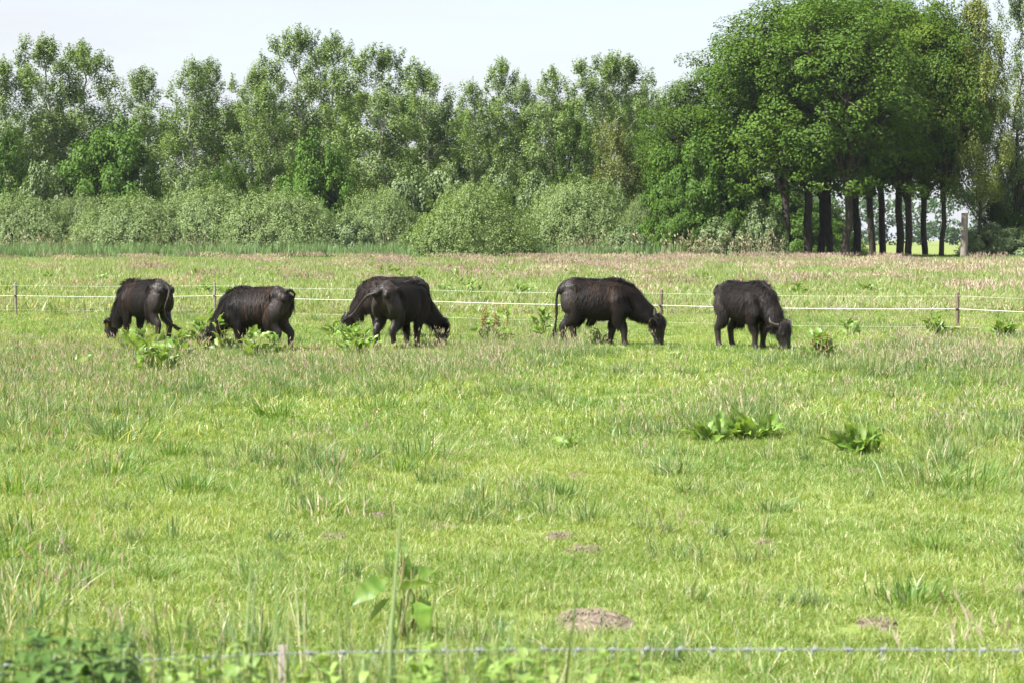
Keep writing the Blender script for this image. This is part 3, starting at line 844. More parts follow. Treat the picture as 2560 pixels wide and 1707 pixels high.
# ------------------------------------------------------------------ electric fence behind the buffaloes
FENCE = [(-480, 51.6), (40, 51.5), (537, 51.8), (1020, 48.1), (1652, 43.8), (2395, 40.8), (3080, 37.6)]
f0 = onx(FENCE[2][0], FENCE[2][1])
fence = empty('electric_fence', f0)
tag(fence, 'three strand white electric fence on thin wooden posts behind the buffaloes', 'fence')
ptop = []
for k, (px, d) in enumerate(FENCE):
    b = onx(px, d); ptop.append(b)
    rng = rng_of(40 + k)
    lean = rng.normal(0, .012, 2)
    P_ = [(lean[0] * t, lean[1] * t, t) for t in (-.25, .0, .3, .6, .88, .90)]
    P_, r_ = capped(P_, [.034, .036, .035, .035, .034, .028])
    v, f = tube_np(P_, r_, 10)
    link('post', mesh_np('post', v, f, M['wood'] if k > 3 else M['greywood'], smooth=True), fence, loc=b - f0)
    for z in (.555,):
        v, f = tube_np(*capped([(-.055, -.03, z), (-.02, -.04, z), (.02, -.04, z)], [.012, .014, .012]), 8)
        link('insulator', mesh_np('insulator', v, f, M['plastic']), fence, loc=b - f0)
for z, r in ((.82, .0015), (.555, .0042), (.19, .0012)):
    P_ = []
    for a, b in zip(ptop[:-1], ptop[1:]):
        for t in np.linspace(0, 1, 9)[:-1]:
            q = a.lerp(b, float(t)); P_.append(tuple(q - f0 + Vector((0, -.042, z - .03 * math.sin(math.pi * t)))))
    v, f = tube_np(P_, [r] * len(P_), 6)
    link('wire', mesh_np('wire', v, f, M['rope'], smooth=True), fence)

# ------------------------------------------------------------------ water buffaloes
def ring_loft(secs, sides=18):
    """closed loft; each section: centre, axis a, half a, axis b, half b"""
    th = np.arange(sides) * 2 * np.pi / sides
    V = []
    for c, a, ra, b, rb in secs:
        c, a, b = np.asarray(c, float), np.asarray(a, float), np.asarray(b, float)
        V.append(c + np.outer(np.cos(th) * ra, a) + np.outer(np.sin(th) * rb, b))
    n = len(secs)
    V = np.concatenate(V + [[secs[0][0]], [secs[-1][0]]])
    F = []
    for i in range(n - 1):
        for j in range(sides):
            k = (j + 1) % sides
            F.append((i * sides + j, i * sides + k, (i + 1) * sides + k, (i + 1) * sides + j))
    for j in range(sides):
        k = (j + 1) % sides
        F.append((n * sides, k, j)); F.append((n * sides + 1, (n - 1) * sides + j, (n - 1) * sides + k))
    return V.tolist(), F
def path_loft(P, rs, lat=None, sides=14):
    """limb along a path; rs = (half width sideways, half depth in the path's plane)"""
    P = np.asarray(P, float)
    T = unit(np.gradient(P, axis=0))
    out = []
    for p, t, (rw, rd) in zip(P, T, rs):
        l = np.array([0., 1, 0]) if lat is None else np.asarray(lat, float)
        l = unit(l - t * (l @ t)); d = np.cross(t, l)
        out.append((p, l, rw, d, rd))
    return ring_loft(out, sides)
def catmull(P, R_, m):
    P = np.asarray(P, float); R_ = np.asarray(R_, float)
    D = np.concatenate([P, R_], 1); n = len(D)
    out = []
    for i in range(n - 1):
        a, b, c, d = D[max(i - 1, 0)], D[i], D[i + 1], D[min(i + 2, n - 1)]
        for t in np.arange(m) / m:
            out.append(.5 * (2 * b + (c - a) * t + (2 * a - 5 * b + 4 * c - d) * t * t + (3 * b - a - 3 * c + d) * t ** 3))
    out.append(D[-1]); out = np.array(out)
    return out[:, :P.shape[1]], out[:, P.shape[1]:]

def buffalo(px, d, theta, scale, label, feet=None, reach=1.12, poll_z=.47, head_y=0., head_yaw=0., face=.10, tail='hang', horn=.16, horn_out=.5, tags=(), shag=1., seed=0, belly=0., ear_lift=.2, hth=1.):
    rng = rng_of(900 + seed)
    parts = []
    # trunk of the body
    S = [(-.66, .99, .05, .07), (-.635, .985, .12, .16), (-.575, .965, .19, .245), (-.47, .945, .23, .30), (-.35, .92, .245, .318), (-.18, .885, .272, .342), (.02, .86, .287, .356 + belly), (.2, .86, .277, .356 + belly * .5), (.35, .878, .248, .355), (.46, .885, .215, .33), (.56, .88, .165, .265), (.63, .87, .10, .16)]
    xs_, rs_ = catmull([(a, b) for a, b, *_ in S], [(c_, e) for *_, c_, e in S], 3)
    parts.append(ring_loft([((x, 0, z), (0, 1, 0), max(rw, .02), (0, 0, 1), max(rh, .02)) for (x, z), (rw, rh) in zip(xs_, rs_)], 26))
    # spine ridge, hip bones, shoulders
    parts.append(path_loft([(-.62, 0, 1.16), (-.45, 0, 1.235), (-.2, 0, 1.215), (.1, 0, 1.205), (.3, 0, 1.225), (.44, 0, 1.205), (.55, 0, 1.11)], [(.05, .03), (.07, .035), (.06, .035), (.06, .035), (.08, .04), (.08, .045), (.06, .05)]))
    for s in (-1, 1):
        parts.append(path_loft([(-.20, s * .14, 1.04), (-.33, s * .17, 1.08), (-.42, s * .165, 1.085), (-.56, s * .12, 1.06)], [(.04, .05), (.065, .075), (.065, .08), (.05, .06)]))
        parts.append(path_loft([(-.55, s * .12, 1.08), (-.63, s * .125, 1.04), (-.67, s * .11, .98)], [(.06, .08), (.07, .08), (.04, .05)]))
        parts.append(path_loft([(.33, s * .13, 1.14), (.40, s * .20, .95), (.46, s * .20, .74), (.42, s * .19, .58)], [(.05, .08), (.085, .15), (.09, .17), (.07, .11)]))
    # neck and head
    pz = poll_z
    NP = [(.36, 0, .93), (.52, 0, .88), (.70, 0, .75), (.88, 0, .62), (reach - .06, 0, pz + .03)]
    NR = [(.18, .30), (.175, .30), (.145, .235), (.125, .185), (.115, .145)]
    NP = [(x if i < 2 else .52 + (x - .52) * (reach - .58) / .54, head_y * max(0, (i - .5) / 3.5) ** 1.6, z if i < 2 else z + (pz - .47) * (i - 1) / 3.) for i, (x, _, z) in enumerate(NP)]
    q, r = catmull(NP, NR, 3)
    parts.append(path_loft(q, r))
    poll = np.array([reach, head_y, pz])
    ca, sa = math.cos(head_yaw), math.sin(head_yaw)
    fx = np.array([ca, sa, 0.]); lat = np.array([-sa, ca, 0.])
    ax = unit(fx * face - np.array([0, 0, 1.]) * 1.0)          # poll to muzzle
    nrm = unit(np.cross(lat, ax)) * 1.0
    if nrm @ fx < 0: nrm = -nrm                                # forehead side
    hl = min(.52, (pz - .02) / -ax[2])
    HP = [poll - ax * .07 - nrm * .03, poll + ax * .02, poll + ax * .13, poll + ax * .24, poll + ax * .36, poll + ax * (hl - .04), poll + ax * (hl + .005)]
    HR = [(.095, .10), (.136, .148), (.132, .15), (.108, .13), (.086, .098), (.092, .088), (.055, .05)]
    q, r = catmull(HP, HR, 3)
    parts.append(path_loft(q, r, lat))
    parts.append(path_loft([poll - nrm * .10 + ax * .06, poll - nrm * .10 + ax * .2, poll - nrm * .05 + ax * .34], [(.07, .06), (.075, .06), (.05, .04)], lat))
    for s in (-1, 1):                                           # brow and ear
        parts.append(path_loft([poll + ax * .12 + nrm * .08 + lat * s * .07, poll + ax * .17 + nrm * .08 + lat * s * .09, poll + ax * .22 + nrm * .06 + lat * s * .07], [(.03, .03), (.04, .035), (.025, .025)], lat))
        e0 = poll + lat * s * .10 - nrm * .045 + ax * .03
        ed = unit(lat * s - nrm * .25 - ax * ear_lift)
        parts.append(path_loft([e0, e0 + ed * .05, e0 + ed * .11, e0 + ed * .17, e0 + ed * .215], [(.022, .03), (.018, .05), (.017, .06), (.016, .042), (.012, .012)], nrm))
    # legs: hind, hock pointing back; fore, low wrist
    ft = feet or dict(hl=0, hr=0, fl=0, fr=0)
    for nm, s in (('hl', 1), ('hr', -1)):
        o = ft[nm]
        K = [(-.47, s * .13, .98), (-.43 + o * .2, s * .165, .80), (-.38 + o * .35, s * .17, .62), (-.47 + o * .6, s * .15, .47), (-.555 + o * .75, s * .14, .375), (-.545 + o * .85, s * .135, .27), (-.53 + o * .95, s * .135, .13), (-.50 + o, s * .135, .07), (-.475 + o, s * .135, .02), (-.465 + o, s * .135, -.02)]
        RR = [(.10, .17), (.115, .205), (.095, .165), (.075, .105), (.06, .082), (.052, .062), (.05, .056), (.056, .064), (.06, .072), (.06, .074)]
        q, r = catmull(K, RR, 3); parts.append(path_loft(q, r))
    for nm, s in (('fl', 1), ('fr', -1)):
        o = ft[nm]
        K = [(.40, s * .15, .85), (.40 + o * .15, s * .165, .66), (.375 + o * .35, s * .155, .52), (.385 + o * .65, s * .145, .40), (.395 + o * .78, s * .14, .31), (.39 + o * .86, s * .14, .22), (.385 + o * .96, s * .14, .12), (.405 + o, s * .14, .065), (.42 + o, s * .14, .02), (.425 + o, s * .14, -.02)]
        RR = [(.08, .15), (.095, .145), (.085, .12), (.066, .086), (.064, .074), (.052, .058), (.05, .054), (.056, .062), (.06, .072), (.06, .074)]
        q, r = catmull(K, RR, 3); parts.append(path_loft(q, r))
    parts.append(path_loft([(-.02, 0, .51), (-.1, 0, .475), (-.17, 0, .50)], [(.05, .06), (.04, .045), (.04, .05)]))
    # tail
    if tail == 'hang': T = [(-.62, 0, 1.12), (-.70, 0, 1.04), (-.735, 0, .85), (-.735, .01, .62), (-.75, .02, .45), (-.77, .03, .30), (-.80, .03, .19)]
    elif tail == 'side': T = [(-.62, 0, 1.12), (-.71, -.01, 1.04), (-.735, .06, .88), (-.715, .115, .70), (-.70, .06, .5), (-.74, -.10, .34), (-.78, -.26, .27)]
    elif tail == 'swing': T = [(-.62, 0, 1.10), (-.73, .05, 1.05), (-.78, .20, 1.0), (-.80, .33, .86), (-.81, .44, .72), (-.82, .56, .62), (-.83, .72, .55)]
    elif tail == 'stub': T = [(-.58, 0, 1.14), (-.66, 0, 1.19), (-.73, -.03, 1.17), (-.74, -.10, 1.10), (-.70, -.10, 1.02), (-.705, -.09, .96), (-.71, -.085, .92)]
    else: T = [(-.58, 0, 1.12), (-.70, 0, 1.16), (-.79, .0, 1.12), (-.81, .01, .98), (-.80, .02, .86), (-.79, .02, .80), (-.79, .02, .74)]
    q, r = catmull(T, [(.05, .05), (.036, .036), (.027, .027), (.023, .023), (.023, .023), (.03, .03), (.012, .012)], 4)
    parts.append(path_loft(q, r, (0, .8, .6), 8))
    V, F, o = [], [], 0
    for v, f in parts:
        V += v; F += [tuple(i + o for i in t) for t in f]; o += len(v)
    me = bpy.data.meshes.new('shape'); me.from_pydata(V, [], F); me.update()
    bm_ = __import__('bmesh').new(); bm_.from_mesh(me)
    __import__('bmesh').ops.recalc_face_normals(bm_, faces=bm_.faces); bm_.to_mesh(me); bm_.free()
    tmp = link('shape', me)
    md = tmp.modifiers.new('r', 'REMESH'); md.mode = 'VOXEL'; md.voxel_size = .0135
    md = tmp.modifiers.new('s', 'SMOOTH'); md.factor = .5; md.iterations = 8
    dg = bpy.context.evaluated_depsgraph_get()
    body = bpy.data.meshes.new_from_object(tmp.evaluated_get(dg))
    bpy.data.objects.remove(tmp); body.name = 'body'
    body.materials.clear(); body.materials.append(M['hide'])
    nv = len(body.vertices)
    co = np.empty(nv * 3, np.float32); body.vertices.foreach_get('co', co); co = co.reshape(-1, 3).astype(float)
    no = np.empty(nv * 3, np.float32); body.vertices.foreach_get('normal', no); no = no.reshape(-1, 3).astype(float)
    # gentle muscle relief
    rel = .006 * (np.sin(co[:, 0] * 9 + co[:, 2] * 4 + seed) * np.sin(co[:, 2] * 7 + seed * 2)) * (co[:, 2] > .55)
    co += no * rel[:, None]
    body.vertices.foreach_set('co', co.astype(np.float32).ravel())
    body.polygons.foreach_set('use_smooth', np.ones(len(body.polygons), bool)); body.update()
    b = onx(px, d)
    root = empty('water_buffalo', b, theta, (scale,) * 3)
    bo = link('body', body, root)
    # horns
    for s in (-1, 1):
        h0 = poll + lat * s * .085 + nrm * .02
        h1 = h0 + lat * s * horn * horn_out - ax * horn * .15 - nrm * horn * .10
        h2 = h1 + lat * s * horn * horn_out * .55 - ax * horn * .45 - nrm * horn * .12
        h3 = h2 - lat * s * horn * .05 - ax * horn * .5
        q, r = catmull([h0, h1, h2, h3], [(.036 * hth, .032 * hth), (.03 * hth, .026 * hth), (.019 * hth, .017 * hth), (.004, .004)], 4)
        v, f = path_loft(q, r, nrm, 10)
        hm = bpy.data.meshes.new('horn'); hm.from_pydata(v, [], f); hm.materials.append(M['horn'])
        hm.polygons.foreach_set('use_smooth', np.ones(len(f), bool)); hm.update()
        link('horn', hm, root)
        v, f = ring_loft([(np.array([0, 0, z * .019]), (1, 0, 0), max(.001, .019 * math.sqrt(1 - z * z)), (0, 1, 0), max(.001, .019 * math.sqrt(1 - z * z))) for z in (-.98, -.7, -.3, .3, .7, .98)], 10)
        em = bpy.data.meshes.new('eye'); em.from_pydata(v, [], f); em.materials.append(M['eye']); em.update()
        link('eye', em, root, loc=Vector(poll + ax * .175 + nrm * .055 + lat * s * .108))
        if s in tags:
            e0 = poll + lat * s * .10 - nrm * .045 + ax * .03
            ed = unit(lat * s - nrm * .25 - ax * ear_lift)
            c_ = e0 + ed * .12                                  # the tag hangs from the ear, on its back
            pr = [(-.034, -.03), (.034, -.03), (.042, .02), (.018, .05), (-.018, .05), (-.042, .02)]
            vv = [c_ + ed * a_ + ax * (b_ + .035) - nrm * dd for dd in (.026, .032) for a_, b_ in pr]
            n6 = len(pr)
            ff = [tuple(range(n6))[::-1], tuple(range(n6, 2 * n6))] + [(i, (i + 1) % n6, n6 + (i + 1) % n6, n6 + i) for i in range(n6)]
            tm = bpy.data.meshes.new('ear_tag'); tm.from_pydata([tuple(x) for x in vv], [], ff); tm.materials.append(M['tag']); tm.update()
            link('ear_tag', tm, root)
    # coat: locks of hair lying over the hide
    nh = int(17000 * shag)
    keep = np.where((co[:, 2] > .40) & ~((co[:, 0] > reach - .12) & (co[:, 2] < pz - .08)))[0]
    wgt = np.ones(len(keep)); z = co[keep, 2]; x = co[keep, 0]
    wgt *= np.where(x < -.36, .25, 1.) * np.where(z > 1.02, 1.7, 1.) * np.where(np.abs(co[keep, 1]) + (1.25 - z) < .05, 1, 1)
    k = rng.choice(keep, nh, p=wgt / wgt.sum())
    p = co[k]; nn = no[k]
    ln = rng.uniform(.08, .17, nh) * np.where(p[:, 0] < -.36, .45, 1.) * np.where((p[:, 0] > .3) & (p[:, 2] > .8), 1.35, 1.)
    g = np.stack([-.22 + .12 * rng.normal(0, 1, nh), .1 * rng.normal(0, 1, nh), np.full(nh, -1.0)], 1)
    top = nn[:, 2] > .75
    g[top] = np.stack([rng.normal(-.4, .5, top.sum()), np.sign(p[top, 1]) * .9 + rng.normal(0, .5, top.sum()), rng.normal(-.1, .3, top.sum())], 1)
    tdir = unit(g - nn * np.sum(g * nn, 1)[:, None])
    w_ = unit(np.cross(tdir, nn)) * (.0034 * rng.uniform(.6, 1.5, nh))[:, None]
    lift = rng.uniform(.02, .15, nh)[:, None] * shag
    a = p - nn * .004
    mid_ = p + tdir * (ln * .5)[:, None] + nn * (ln[:, None] * lift * .8)
    end = p + tdir * ln[:, None] + nn * (ln[:, None] * lift)
    V = np.stack([a - w_, a + w_, mid_ + w_ * .8, mid_ - w_ * .8, end], 1).reshape(-1, 3)
    oo = np.arange(nh)[:, None] * 5
    F = np.concatenate([oo + [0, 1, 2], oo + [0, 2, 3], oo + [3, 2, 4]])
    patch = .6 * fbm(p[:, 0] * 2.2 + seed * 3.3, p[:, 2] * 1.6 + p[:, 1] * 2, seed) + .4 * vnoise(p[:, 0] * 16, p[:, 2] * 1.3 + p[:, 1] * 3, seed + 3)
    mk = sstep(.40, .80, patch) * .55 * sstep(.5, .8, p[:, 2])
    tint = np.clip(mk + .4 * rng.uniform(0, 1, nh) ** 1.5, 0, 1)
    link('coat', mesh_np('coat', V, F, M['hair'], {'tint': np.repeat(tint, 5)}), root)
    # tail tuft
    te, td = np.array(T[-2]), unit(np.array(T[-1]) - np.array(T[-3]))
    nt_ = 90
    s0 = te + rng.normal(0, .012, (nt_, 3)) + td * rng.uniform(-.06, .06, nt_)[:, None]
    e_ = s0 + (td + rng.normal(0, .22, (nt_, 3)) + np.array([0, 0, -.12])) * rng.uniform(.08, .2, nt_)[:, None]
    sd_ = unit(np.cross(e_ - s0, rng.normal(0, 1, (nt_, 3)))) * .006
    V = np.stack([s0 - sd_, s0 + sd_, e_], 1).reshape(-1, 3)
    link('tail_tuft', mesh_np('tail_tuft', V, np.arange(3 * nt_).reshape(-1, 3), M['hair'], {'tint': np.repeat(rng.uniform(0, .75, nt_), 3)}), root)
    return tag(root, label, 'water buffalo', 'grazing young water buffaloes')

buffalo(364, 38.4, R(140), .97, 'leftmost dark buffalo, rump towards us, yellow ear tag, tail hanging by its leg', dict(hl=.02, hr=.0, fl=.05, fr=-.05), poll_z=.36, reach=1.06, tail='side', horn=.10, tags=(1,), seed=1, ear_lift=.5)
buffalo(644, 35.2, R(158), .93, 'second buffalo from the left, brown streaked flank, tail stub raised, head in the docks', dict(hl=.06, hr=-.10, fl=-.06, fr=.08), poll_z=.36, reach=1.05, tail='stub', horn=.10, seed=2)
buffalo(986, 40.4, R(166), 1.0, 'buffalo standing behind another, facing left with its head in dock leaves', dict(hl=.0, hr=.08, fl=-.05, fr=.05), poll_z=.42, reach=.97, tail='hang', horn=.13, seed=3, shag=.7)
buffalo(1002, 36.0, R(60), 1.0, 'buffalo in front of the pair, seen from behind, tail swung out to the left', dict(hl=-.04, hr=.10, fl=.02, fr=-.08), poll_z=.46, reach=1.06, head_y=-.20, head_yaw=R(-18), tail='swing', horn=.12, seed=4, shag=.9)
buffalo(1492, 37.2, R(-8), 1.03, 'large buffalo seen from the side, walking right, head down by a fence post', dict(hl=.12, hr=-.06, fl=-.16, fr=.14), poll_z=.52, reach=1.09, tail='hang', horn=.17, horn_out=.35, tags=(-1,), seed=5, shag=1.15)
buffalo(1862, 36.2, R(-54), .99, 'rightmost shaggy buffalo with pale horns, facing us, tail raised', dict(hl=.03, hr=-.04, fl=-.05, fr=.05), poll_z=.47, reach=.98, tail='raised', horn=.155, horn_out=.85, hth=1.15, seed=6, shag=1.3, face=.25, head_yaw=R(8))

# ------------------------------------------------------------------ dock plants
def dock_leaf(seed, L=.30, W=.085):
    rng = rng_of(seed)
    n, k = 10, 5
    V = []
    bend, twist = rng.uniform(.3, 1.0), rng.normal(0, .3)
    for i in range(n):
        t = i / (n - 1)
        w = W * (max(0, math.sin(math.pi * min(1, .06 + .94 * t) ** .8)) ** .75) * (1 if t > .12 else .25) + .003
        x = L * t; zc = L * (.10 * math.sin(t * 2.2) - bend * .35 * t * t)
        for j in range(k):
            u = j / (k - 1) * 2 - 1
            wav = .012 * math.sin(t * 17 + (u > 0) * 2 + seed) * abs(u)
            tw = twist * t
            y = u * w * .5
            V.append((x, y * math.cos(tw), zc + abs(u) * w * .22 + wav + y * math.sin(tw)))
    F = [(i * k + j, (i + 1) * k + j, (i + 1) * k + j + 1, i * k + j + 1) for i in range(n - 1) for j in range(k - 1)]
    return mesh_np('leaf', np.array(V), np.array(F), M['dock'], {'tint': np.repeat(rng.uniform(0, 1, n), k)}, smooth=True)
DL = [dock_leaf(70 + k, .30, .095 if k % 2 else .08) for k in range(6)]
def stalk_mesh(seed, h, seedy=True):
    rng = rng_of(seed)
    P_, r_ = limb(rng, (0, 0, -.02), (rng.normal(0, .06), rng.normal(0, .06), h), .007, .003, 6, .05)
    v, f = tube_np(P_, r_, 5)
    return mesh_np('stalk', v, f, M['dockstem'], smooth=True), P_
def seed_mesh(seed, P_, h):
    rng = rng_of(seed); n = 70
    t = rng.uniform(.55, 1.02, n)
    C = np.stack([np.interp(t, np.linspace(0, 1, len(P_)), P_[:, c_]) for c_ in range(3)], 1) + rng.normal(0, .018, (n, 3))
    A = unit(rng.normal(0, 1, (n, 3))); B = unit(np.cross(A, rng.normal(0, 1, (n, 3))))
    v, f = leaves_np(C, A, B, np.full(n, .03), np.full(n, .02))
    return mesh_np('seed_spike', v, f, M['dockseed'], {'tint': np.repeat(rng.uniform(0, 1, n), 4)})

def dock(px, py, hpx, wpx, nleaf, nstalk, label, seed, seedy=False, fine=1.0, group='dock plants in the pasture', dist=None, single=False):
    rng = rng_of(5000 + seed)
    b = ground(px, py) if dist is None else onx(px, dist)
    h, w = hpx * b.y * MPX, wpx * b.y * MPX
    root = empty('dock_plant', b)
    todo = []                                                    # leaf placements: matrix, mesh index
    def leafmat(base, yaw, pitch, L):
        s = L / .30
        return Matrix.Translation(base) @ Matrix.Rotation(yaw, 4, 'Z') @ Matrix.Rotation(-pitch, 4, 'Y') @ Matrix.Rotation(rng.normal(0, .8), 4, 'X') @ Matrix.Diagonal((s, s * rng.uniform(1.0, 1.45), s, 1))
    stalks = []
    for k in range(nstalk):
        hh = h * rng.uniform(.7, 1.0)
        me, P_ = stalk_mesh(seed * 31 + k, hh)
        bx, by = rng.normal(0, w * .14, 2)
        stalks.append((me, P_, (bx, by, 0)))
        for q in range(max(3, int(nleaf * .9) // nstalk)):
            t = rng.uniform(.15, .95)
            p_ = Vector([float(np.interp(t, np.linspace(0, 1, len(P_)), P_[:, c_])) for c_ in range(3)]) + Vector((bx, by, 0))
            todo.append((leafmat(p_, rng.uniform(0, 6.28), rng.uniform(.1, 1.1), rng.uniform(.7, 1.15) * min(.30, .6 * w) * (1.2 - .5 * t)), rng.integers(0, 6)))
    for k in range(nleaf if not nstalk else nleaf // 2):
        yaw = rng.uniform(0, 6.28); q = abs(rng.normal(0, w * .16))
        base = Vector((math.cos(yaw) * q, math.sin(yaw) * q, rng.uniform(0, .05)))
        todo.append((leafmat(base, yaw + rng.normal(0, .4), rng.uniform(.35, 1.35), min(.42, max(.18, .95 * max(h, w * .5))) * rng.uniform(.7, 1.15)), rng.integers(0, 6)))
    if single:                                                    # far away: one leaf mass
        VV, FF, TT, o = [], [], [], 0
        for mt, i in todo:
            me = DL[i]; co = np.empty(len(me.vertices) * 3, np.float32); me.vertices.foreach_get('co', co)
            co = co.reshape(-1, 3)[::1]; grid = co.reshape(10, 5, 3)[[0, 4, 7, 9]][:, [0, 2, 4]].reshape(-1, 3)
            v = np.array([mt @ Vector(c_) for c_ in grid]); VV.append(v)
            FF.append(np.array([(a * 3 + b_, (a + 1) * 3 + b_, (a + 1) * 3 + b_ + 1, a * 3 + b_ + 1) for a in range(3) for b_ in range(2)]) + o); o += len(v)
            TT.append(np.full(len(v), rng.uniform(0, 1)))
        link('foliage', mesh_np('foliage', np.concatenate(VV), np.concatenate(FF), M['dock'], {'tint': np.concatenate(TT)}), root)
    else:
        for mt, i in todo:
            lf = link('leaf', DL[i], root); lf.matrix_local = mt
    for me, P_, l in stalks:
        so = link('stalk', me, root, loc=l)
        if seedy: link('seed_spike', seed_mesh(seed * 17 + len(P_), P_, h), so)
    return tag(root, label, 'dock plant', group)

DOCKS = [
    (385, 938, 130, 130, 34, 7, 'largest leafy dock clump, before the leftmost buffalo', False),
    (338, 900, 90, 90, 20, 4, 'dock clump below the belly of the leftmost buffalo, left half', False),
    (432, 905, 80, 90, 18, 4, 'dock clump behind the right end of the largest dock clump', False),
    (255, 893, 45, 70, 10, 0, 'low dock leaves at the muzzle of the leftmost buffalo', False),
    (170, 922, 40, 110, 14, 0, 'scattered low dock leaves far left of the largest clump', False),
    (8, 900, 45, 70, 10, 0, 'dock leaves cut by the left edge of the photo', False),
    (516, 876, 108, 100, 38, 8, 'tall dock clump hiding the head of the second buffalo', False),
    (560, 880, 85, 60, 18, 4, 'dock clump at the chest of the second buffalo', False),
    (632, 898, 85, 90, 26, 6, 'dock clump under the belly of the second buffalo', False),
    (690, 888, 60, 60, 14, 3, 'small dock before the hind legs of the second buffalo', False),
    (905, 893, 75, 120, 30, 2, 'broad leaved dock below the swinging tail', False),
    (862, 862, 55, 70, 16, 2, 'dock at the muzzle of the buffalo behind the pair', False),
    (835, 845, 40, 50, 10, 1, 'small dock left of the paired buffaloes, farthest left of its row', False),
    (1232, 858, 90, 110, 16, 8, 'reddish seeding dock between the pair and the large buffalo', True),
    (1362, 842, 78, 80, 24, 3, 'leafy dock behind the tail of the large buffalo', False),
    (1500, 866, 40, 70, 10, 1, 'low dock seen between the legs of the large buffalo', False),
    (1690, 902, 20, 45, 6, 0, 'tiny dock right of the large buffalo head', False),
    (2055, 905, 75, 80, 14, 7, 'thin feathery seeding weed right of the rightmost buffalo', True),
    (2345, 846, 65, 90, 22, 3, 'leafy dock left of the right hand fence post', False),
    (2500, 850, 55, 85, 20, 2, 'leafy dock right of the right hand fence post', False),
    (2120, 842, 35, 60, 8, 1, 'small weed between rightmost buffalo and the fence post dock', False),
    (1775, 1108, 75, 125, 24, 0, 'left half of the dark dock patch on the right of the pasture', False),
    (1880, 1100, 78, 170, 28, 0, 'right half of the dark dock patch with drooping leaves', False),
    (2150, 1135, 85, 120, 24, 0, 'bright upright dock rosette right of the dark dock patch', False),
    (1425, 1125, 25, 50, 7, 0, 'tiny dark dock in the middle of the pasture', False),
    (540, 1000, 22, 60, 6, 0, 'flat little dock below the second buffalo', False),
]
for k, (px, py, hp, wp, nl, ns, lab, sd) in enumerate(DOCKS):
    dock(px, py, hp, wp, nl, ns, lab, k, sd)
FAR = [(485, 694, 30, 55, 'above the gap between the first two buffaloes'), (690, 694, 38, 70, 'above the rump of the second buffalo'), (655, 658, 28, 60, 'before the reeds, left of two'), (700, 655, 24, 40, 'before the reeds, right of two'),
       (510, 735, 30, 30, 'directly left of the second fence post'), (560, 738, 24, 36, 'directly right of the second fence post'), (960, 690, 40, 60, 'above the shoulder of the hindmost buffalo'), (1000, 700, 34, 60, 'above the back of the paired buffaloes'),
       (930, 660, 30, 40, 'high above the paired buffaloes near the reeds'), (1055, 700, 30, 50, 'above the rump of the hindmost buffalo'), (1172, 720, 55, 46, 'tallest between pair and large buffalo'), (1150, 705, 36, 60, 'behind the tallest one between pair and large buffalo'),
       (1290, 752, 48, 60, 'touching the top wire left of the large buffalo'), (1315, 738, 34, 50, 'just above the top wire near the large buffalo'), (1258, 690, 42, 34, 'thin and upright in the pink grass'), (1175, 740, 40, 60, 'behind the top wire right of the pair'),
       (1120, 735, 28, 50, 'close right of the paired buffaloes'), (1570, 700, 26, 70, 'above the withers of the large buffalo'), (1630, 692, 24, 40, 'above the neck of the large buffalo'), (1990, 735, 30, 40, 'right of the rightmost buffalo'),
       (2070, 702, 22, 34, 'small, far right of the rightmost buffalo'), (2165, 728, 24, 50, 'midway to the right hand fence post'), (2480, 705, 22, 50, 'beyond the right hand fence post'), (250, 705, 22, 60, 'left of the leftmost buffalo back'),
       (120, 700, 22, 50, 'right of the leftmost fence post'), (1425, 692, 26, 60, 'above the rump of the large buffalo'), (1220, 765, 26, 60, 'just below the top wire in the middle'), (860, 655, 22, 50, 'small, before the reeds left of the pair'),
       (30, 735, 26, 60, 'at the leftmost fence post'), (1760, 700, 20, 40, 'above the tail of the rightmost buffalo')]
for k, (px, py, hp, wp, where) in enumerate(FAR):
    dock(px, py + 10, hp * 1.35, wp * 1.3, 26, 3, 'distant dock beyond the fence, ' + where, 100 + k, False, group='distant docks in the meadow', single=True)

